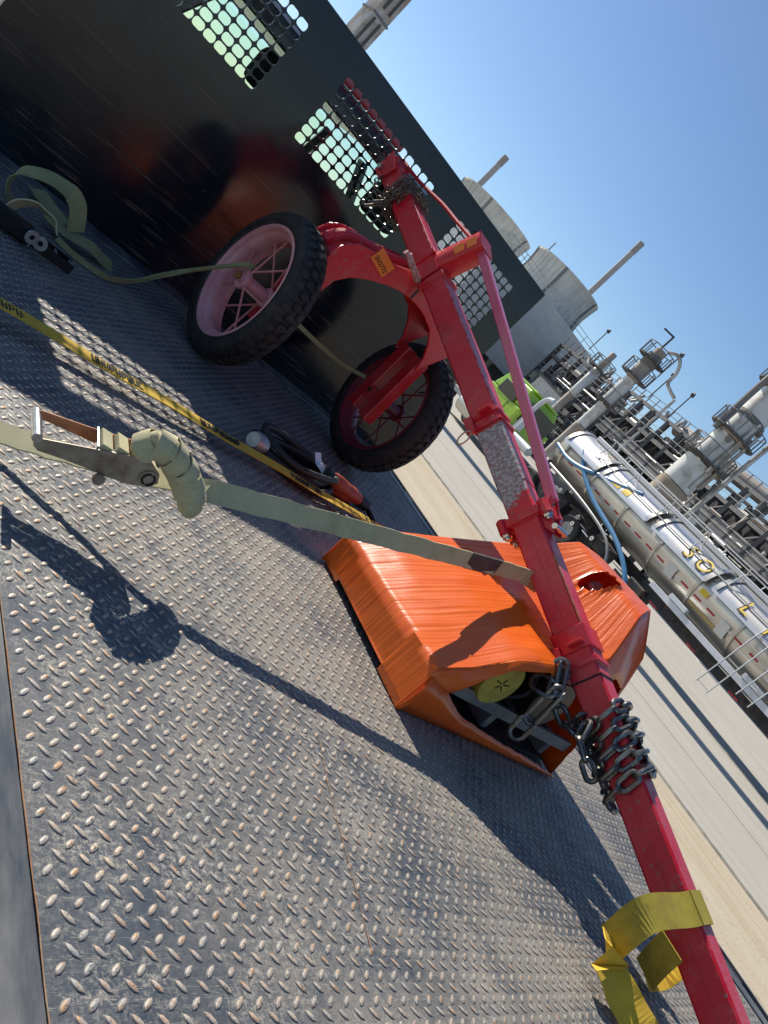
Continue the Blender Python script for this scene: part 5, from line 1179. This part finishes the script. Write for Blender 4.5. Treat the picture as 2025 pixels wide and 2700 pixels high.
tbox(23.4, 23.44, -0.035, -0.031, 0.1, 0.75, 'door_line', ink); tbox(22.2, 27.0, -0.02, 2.12, -0.5, -0.28, 'step_fairing', grey_steel, 0.03)
MB().tube(catmull([TK(22.4, 0.2, -0.2), TK(22.4, 0.2, 1.3), TK(22.25, 0.2, 1.75), TK(21.9, 0.15, 1.85)], 6), 0.09, 12).build('exhaust_stack', whitem, tc, True)
MB().bar(TK(22.05, 0.05, 0.25), TK(22.05, 0.05, 0.95), 0.3, 0.06).build('white_cylinder', whitem, tc, bevel=0.03)
MB().tube([TK(25.2, -0.02, -0.55), TK(23.3, -0.02, -0.55)], 0.33, 20).build('fuel_tank', mat('tank aluminium', (0.55, 0.53, 0.48), 0.4, 0.5), tc, True)
MB().tube([TK(21.9, 0.05, 0.05), TK(20.8, 0.05, 0.05)], 0.17, 16).build('air_tank', whitem, tc, True)
tbox(19.0, 22.2, 0.55, 1.55, -0.55, -0.3, 'frame', ch_m)
for s_ in (26.7, 21.3, 20.0):
    for o_ in (0.12, 1.98):
        w_ = MB().lathe([(-0.16, 0.28), (-0.17, 0.46), (-0.12, 0.51), (0.12, 0.51), (0.17, 0.46), (0.16, 0.28)], TK(s_, o_, GZ + 0.51), na, 28).build('wheel', rubber, tc, True)
        MB().lathe([(-0.10, 0.02), (-0.14, 0.28), (0.1, 0.28), (0.08, 0.02)], TK(s_, o_, GZ + 0.51), na, 20).build('rim', grey_steel, w_, True)

# ---- process plant
def wbar(root, a, b, w, m_, name, h=None): return MB().bar(a, b, w, h or w).build(name, m_, root)
RA = bearing(46.2, 0, 98); RB = bearing(79.0, 0, 60); rd = (RB - RA); rd.z = 0; RL = rd.length; rd.normalize(); rn = Vector((rd.y, -rd.x, 0)); rn = rn if rn.dot(RA - CAM) > 0 else -rn
def RK(s, o, z): p = RA + rd*s + rn*o; return Vector((p.x, p.y, z))
rnd = random.Random(11)
# pipe rack in four bays, each a thing
names = ['pipe rack bay beside the slatted grey wall', 'pipe rack bay behind the slim column', 'pipe rack bay left of the big clad column', 'pipe rack bay right of the big clad column']
nb_ = 4; bay = RL/nb_
lv = [1.6, 3.4, 5.6, 8.0]
for bi in range(nb_):
    s0 = bi*bay; s1 = s0 + bay - 0.4
    rk = thing('pipe_rack', 'dark steel ' + names[bi], 'pipe rack', tuple(RK((s0 + s1)/2, 4, GZ)), 'pipe racks of the plant')
    topz = [9.6, 10.2, 10.0, 9.4][bi]
    nc = 6
    for i in range(nc + 1):
        s_ = s0 + (s1 - s0)*i/nc
        for o_ in (0, 8):
            wbar(rk, RK(s_, o_, GZ), RK(s_, o_, topz), 0.42, steel_dk, 'column')
        for z_ in lv: wbar(rk, RK(s_, 0, z_), RK(s_, 8, z_), 0.36, steel_dk, 'cross_beam')
        if i < nc:
            s2 = s0 + (s1 - s0)*(i + 1)/nc
            for o_ in (0, 8):
                for j in range(len(lv) - 1):
                    if (i + j + bi) % 2: wbar(rk, RK(s_, o_, lv[j]), RK(s2, o_, lv[j+1]), 0.16, steel_bg, 'brace')
    for z_ in lv + [topz]:
        for o_ in (0, 8): wbar(rk, RK(s0, o_, z_), RK(s1, o_, z_), 0.34, steel_dk if o_ else steel_bg, 'long_beam')
    # platforms seen from below
    for z_ in (1.6, 3.4):
        for k in range(3):
            if rnd.random() < 0.95: wbar(rk, RK(s0 + (s1-s0)*k/3 + 0.3, 4.2, z_ + 0.25), RK(s0 + (s1-s0)*(k+1)/3 - 0.3, 4.2, z_ + 0.25), 7.0, steel_dk, 'grating_floor', 0.18)
    for k in range(26):
        s_ = rnd.uniform(s0, s1 - 3); z_ = rnd.choice(lv[:3]) + 0.4; hh_ = rnd.uniform(0.8, 1.7); wbar(rk, RK(s_, 6.0, z_ + hh_/2), RK(s_ + rnd.uniform(1.2, 3), 6.0, z_ + hh_/2), 1.5, rnd.choice((steel_dk, steel_bg, steel_dk)), 'equipment', hh_)
    if bi in (1, 2, 3):
        wbar(rk, RK(s0 + 0.5, 3.5, 5.95), RK(s1 - 0.5, 3.5, 5.95), 6.8, steel_dk, 'platform_floor', 0.25)
        wbar(rk, RK(s0 + 0.5, -0.15, 6.25), RK(s1 - 0.5, -0.15, 6.25), 0.08, steel_bg, 'platform_edge', 1.1)
        wbar(rk, RK(s0 + 1, 4.5, 7.4), RK(s1 - 2, 4.5, 7.4), 5.4, steel_dk, 'cooler_bank', 1.5)
        for k in range(9): wbar(rk, RK(s0 + 1 + k*(s1 - s0 - 3)/8, 1.75, 6.7), RK(s0 + 1 + k*(s1 - s0 - 3)/8, 1.75, 8.1), 0.12, steel_bg, 'cooler_fin')
    for k in range(44):
        z_ = rnd.choice(lv) + rnd.uniform(0.15, 0.6); o_ = rnd.uniform(-0.1, 7); r_ = rnd.choice((0.07, 0.09, 0.12, 0.18, 0.26))
        m_ = rnd.choice((steel_lt, steel_bg, rusty_bg, vessel_m, steel_dk))
        a_, b_ = sorted((rnd.uniform(s0, s1), rnd.uniform(s0, s1)))
        if b_ - a_ < 4: b_ = min(s1, a_ + 6)
        z2 = z_ + rnd.choice((-1, 1))*rnd.uniform(0.8, 2.2)
        MB().tube([RK(a_, o_, z2), RK(a_, o_, z_ - 0.1), RK(a_ + 0.1, o_, z_), RK(b_ - 0.1, o_, z_), RK(b_, o_, z_ + 0.1), RK(b_, o_, z_ + rnd.uniform(0.5, 1.8))], r_, 8).build('pipe', m_, rk, True)
    for k in range(30):
        s_ = rnd.uniform(s0, s1); o_ = rnd.uniform(-0.5, 4); z_ = rnd.uniform(-0.5, 4.5)
        MB().tube([RK(s_, o_, z_), RK(s_, o_, z_ + rnd.uniform(1, 5))], rnd.choice((0.06, 0.1, 0.15)), 8).build('riser', rnd.choice((steel_lt, rusty_bg, steel_bg, vessel_m)), rk, True)
    for k in range(26):
        s_ = rnd.uniform(s0, s1 - 1); o_ = rnd.uniform(-0.4, 3); z_ = rnd.uniform(-0.6, 5.4); w_ = rnd.uniform(0.3, 1.1)
        wbar(rk, RK(s_, o_, z_), RK(s_ + w_, o_, z_), rnd.uniform(0.3, 0.8), rnd.choice((steel_bg, rusty_bg, vessel_m, clad, steel_dk)), 'valve_box', rnd.uniform(0.3, 0.9))
    for z_ in lv:
        for dz in (0.6, 1.1): wbar(rk, RK(s0, -0.25, z_ + dz), RK(s1, -0.25, z_ + dz), 0.05, steel_lt, 'rail')
    for k in range(44):
        s_ = rnd.uniform(s0, s1); o_ = rnd.uniform(-0.8, 2.5); z_ = rnd.uniform(-0.5, 7.5)
        MB().tube([RK(s_, o_, z_), RK(s_ + rnd.choice((0, 0, rnd.uniform(-1.5, 1.5))), o_, z_ + rnd.uniform(0.8, 2.6))], rnd.uniform(0.03, 0.07), 6).build('thin_pipe', rnd.choice((steel_lt, vessel_m, steel_bg, rusty_bg)), rk, True)
    for k in range(12):
        s_ = rnd.uniform(s0, s1 - 2); o_ = rnd.uniform(-0.9, 0); z_ = rnd.uniform(0, 8)
        MB().tube([RK(s_, o_, z_), RK(s_ + rnd.uniform(0.8, 3.5), o_, z_)], rnd.uniform(0.04, 0.14), 8).build('pipe', rnd.choice((steel_lt, vessel_m, rusty_bg)), rk, True)
    # clutter and rails on the roof line
    for k in range(2):
        z_ = topz + 0.55*(k + 1); wbar(rk, RK(s0, 0, z_), RK(s1, 0, z_), 0.06, steel_bg, 'rail')
    for k in range(12): wbar(rk, RK(s0 + (s1 - s0)*k/11, 0, topz), RK(s0 + (s1 - s0)*k/11, 0, topz + 1.1), 0.07, steel_bg, 'rail_post')
    if bi in (0, 1):
        for k in range(16):
            s_ = s0 + rnd.uniform(0, s1 - s0); r_ = rnd.uniform(0.2, 0.5)
            MB().tube([RK(s_, 2, topz + 0.2), RK(s_ + rnd.uniform(-1.5, 1.5), 2, topz + rnd.uniform(0.5, 1.6))], r_*0.6, 8).build('roof_pipe', rnd.choice((rusty_bg, steel_lt, vessel_m)), rk, True)
hv = thing('horizontal_vessel', 'long tan horizontal vessel lying on top of the pipe rack', 'vessel', tuple(RK(RL*0.5, 3, 10.2)))
MB().lathe([(0, 0), (0.1, 0.5), (0.4, 0.75), (15.5, 0.75), (15.9, 0.5), (16, 0)], RK(RL*0.335, 3, 10.75), rd, 24, False).build('shell', rusty_bg, hv, True)
for k in range(3): wbar(hv, RK(RL*0.335 + 2 + 6*k, 3, 9.9), RK(RL*0.335 + 2.4 + 6*k, 3, 9.9), 1.2, steel_bg, 'saddle', 0.7)

def vcol(az, d, el0, el1, r, name, label, bands, tops=True):
    a = bearing(az, el0, d); b = bearing(az, el1, d); o = thing('process_column', label, 'column', (a.x, a.y, GZ), 'upright process columns')
    z0_, z1_ = a.z, b.z; cuts = [z0_] + [z0_ + (z1_ - z0_)*f for f, _, _ in bands]
    for (za, zb, (f, rr, m_)) in zip(cuts, cuts[1:], bands):
        MB().lathe([(0, rr*r*0.9), (0.05, rr*r), (zb - za - 0.06, rr*r), (zb - za, rr*r*0.9)], (a.x, a.y, za), (0, 0, 1), 28, False).build('section', m_, o, True)
    return o, Vector((a.x, a.y, 0)), z0_, z1_
def ring_platform(o, c_, z_, r, w, arc=(0, 360)):
    MB().lathe([(0, r), (0, r + w), (0.12, r + w), (0.12, r)], (c_.x, c_.y, z_), (0, 0, 1), 24).build('platform_ring', steel_dk, o)
    for k in range(12):
        a = 2*math.pi*k/12; p = Vector((c_.x + (r + w)*math.cos(a), c_.y + (r + w)*math.sin(a), z_)); wbar(o, p, p + Vector((0, 0, 1.1)), 0.06, steel_bg, 'rail_post')
    MB().lathe([(0, r + w - 0.03), (0, r + w + 0.03), (0.06, r + w + 0.03), (0.06, r + w - 0.03)], (c_.x, c_.y, z_ + 1.05), (0, 0, 1), 24).build('rail', steel_bg, o)
o, c_, z0_, z1_ = vcol(58.0, 52, -0.5, 14.5, 0.92, 'column', 'stout white clad process column with platforms and rust streaks', [(0.16, 1.06, steel_bg), (0.31, 1.15, conc_m), (0.45, 1.10, vessel_m), (0.47, 1.2, steel_dk), (0.60, 1.0, vessel_m), (0.615, 1.15, rusty_bg), (0.70, 0.95, vessel_m), (0.72, 1.12, steel_bg), (0.85, 1.0, vessel_m), (1.0, 0.9, vessel_m)])
for f in (0.46, 0.61, 0.86): ring_platform(o, c_, z0_ + (z1_ - z0_)*f, 1.0, 0.55)
for k in range(6):
    a = rnd.uniform(3.3, 5.6); p = Vector((c_.x + 1.12*math.cos(a), c_.y + 1.12*math.sin(a), 0)); za = z0_ + (z1_ - z0_)*rnd.uniform(0.3, 0.6)
    MB().tube([(p.x, p.y, za), (p.x, p.y, za + rnd.uniform(2, 5))], 0.09, 8).build('riser', rnd.choice((steel_lt, rusty_bg)), o, True)
for k in range(8):
    a = rnd.uniform(3.4, 5.4); z_ = z0_ + (z1_ - z0_)*rnd.uniform(0.35, 0.95); MB().disc(Vector((c_.x + 0.9*math.cos(a), c_.y + 0.9*math.sin(a), z_)), (math.cos(a), math.sin(a), 0), 0.2, 0.25, 12).build('manway', steel_bg, o, True)
sp_ = c_ + Vector((1.35, -1.3, 0)); MB().tube(catmull([(sp_.x, sp_.y, 1), (sp_.x, sp_.y, 6), (sp_.x, sp_.y, z1_ - 1.5), (sp_.x - 0.6, sp_.y + 0.6, z1_ - 0.3)], 6), 0.16, 10).build('overhead_pipe', steel_lt, o, True)
sp_ = c_ + Vector((-1.1, 0.5, 0)); MB().tube(catmull([(sp_.x, sp_.y, 8.3), (sp_.x - 0.2, sp_.y, z1_ - 2), (sp_.x + 0.3, sp_.y, z1_ - 0.4), (sp_.x + 1.2, sp_.y - 0.4, z1_ + 0.1)], 6), 0.2, 10).build('overhead_pipe', steel_bg, o, True)
o, c_, z0_, z1_ = vcol(50.95, 62, -0.5, 9.45, 0.47, 'column', 'slim grey process column topped by a looping pipe', [(0.3, 1.0, rusty_bg), (0.5, 0.9, vessel_m), (0.52, 1.2, steel_dk), (0.74, 1.0, vessel_m), (0.86, 1.25, rusty_bg), (0.95, 1.3, steel_bg), (1.0, 0.9, rusty_bg)])
for f in (0.51, 0.75, 0.9): ring_platform(o, c_, z0_ + (z1_ - z0_)*f, 0.65, 0.5)
lp = [bearing(51.25, 9.6, 62), bearing(51.8, 9.9, 62), bearing(52.3, 9.7, 62), bearing(52.65, 9.1, 62), bearing(52.75, 8.35, 62), bearing(53.2, 8.1, 62), bearing(53.8, 7.95, 62)]
MB().tube(catmull(lp, 5), 0.13, 10).build('looping_pipe', steel_lt, o, True)
hkp = [bearing(50.77, 8.9, 62), bearing(50.78, 10.5, 62)]; MB().tube(hkp, 0.08, 8).build('davit_mast', steel_dk, o, True)
wbar(o, bearing(50.85, 10.5, 62), bearing(49.95, 10.47, 62), 0.12, steel_dk, 'davit_arm')
o, c_, z0_, z1_ = vcol(49.0, 74, -0.3, 7.2, 0.36, 'column', 'short rusty process column tucked between wall and slim column', [(0.5, 1.0, rusty_bg), (0.8, 1.1, vessel_m), (1.0, 0.8, rusty_bg)])
ring_platform(o, c_, z0_ + (z1_ - z0_)*0.8, 0.6, 0.5)
pp = thing('vent_pole', 'pale vent pipe standing in front of the dark platforms', 'pipe', tuple(bearing(53.87, 0, 61).to_2d()) + (GZ,))
MB().tube([tuple(bearing(53.87, 0, 61).to_2d()) + (GZ,), tuple(bearing(53.87, 7.9, 61))], 0.11, 10).build('pipe', steel_lt, pp, True)
fl_lab = ['floodlight pole left of the slim column', 'floodlight pole just right of the looping pipe', 'floodlight pole low beside the looping pipe', 'floodlight pole right of the looping pipe on the rack', 'floodlight pole left of the stout clad column']
for (az, el, d), lb in zip(((47.6, 7.9, 80), (52.0, 10.1, 66), (52.6, 8.9, 66), (54.4, 8.9, 66), (57.0, 9.2, 60)), fl_lab):
    b = bearing(az, el, d); o = thing('floodlight_pole', 'thin ' + lb, 'floodlight', (b.x, b.y, b.z - 2.4), 'floodlight poles on the plant')
    MB().tube([(b.x, b.y, b.z - 2.4), tuple(b)], 0.05, 6).build('pole', steel_dk, o); MB().lathe([(-0.12, 0.02), (-0.12, 0.16), (0.12, 0.22), (0.12, 0.02)], b, (0.3, -0.9, 0.1), 10).build('lamp_head', steel_dk, o)
for k, (az, el0, el1, d, w, m_, lb) in enumerate(((70.5, -1.2, 2.2, 46, 5.0, clad, 'plain grey shed wall at the right behind the tank'), (66.3, -1.2, 1.9, 50, 2.2, clad, 'small grey shed with a sloping side by the railing'), (54.5, -1, 1.6, 75, 6, steel_bg, 'dark equipment shed low under the pipe rack'), (47.7, -0.7, 2.8, 84, 3.0, vessel_m, 'pale upright storage cylinder housing beside the slatted wall'))):
    a = bearing(az, el0, d); b = bearing(az, el1, d); o = thing('plant_shed', lb, 'shed', (a.x, a.y, GZ), 'plant sheds')
    r_ = Vector((math.cos(R(az)), -math.sin(R(az)), 0)); dd = Vector((math.sin(R(az)), math.cos(R(az)), 0))
    MB().hexa([tuple(a + r_*sx*w/2 + dd*sy - Vector((0, 0, a.z - GZ))) for sx, sy in ((-1, 0), (1, 0), (1, w), (-1, w))] + [tuple(Vector((a.x, a.y, b.z)) + r_*sx*w/2 + dd*sy) for sx, sy in ((-1, 0), (1, 0), (1, w), (-1, w))]).build('wall', m_, o)
    MB().hexa([tuple(Vector((a.x, a.y, b.z + 0.01)) + r_*sx*(w/2 + 0.2) + dd*sy) for sx, sy in ((-1, -0.2), (1, -0.2), (1, w + 0.2), (-1, w + 0.2))] + [tuple(Vector((a.x, a.y, b.z + 0.2)) + r_*sx*(w/2 + 0.2) + dd*sy) for sx, sy in ((-1, -0.2), (1, -0.2), (1, w + 0.2), (-1, w + 0.2))]).build('roof', steel_bg, o)
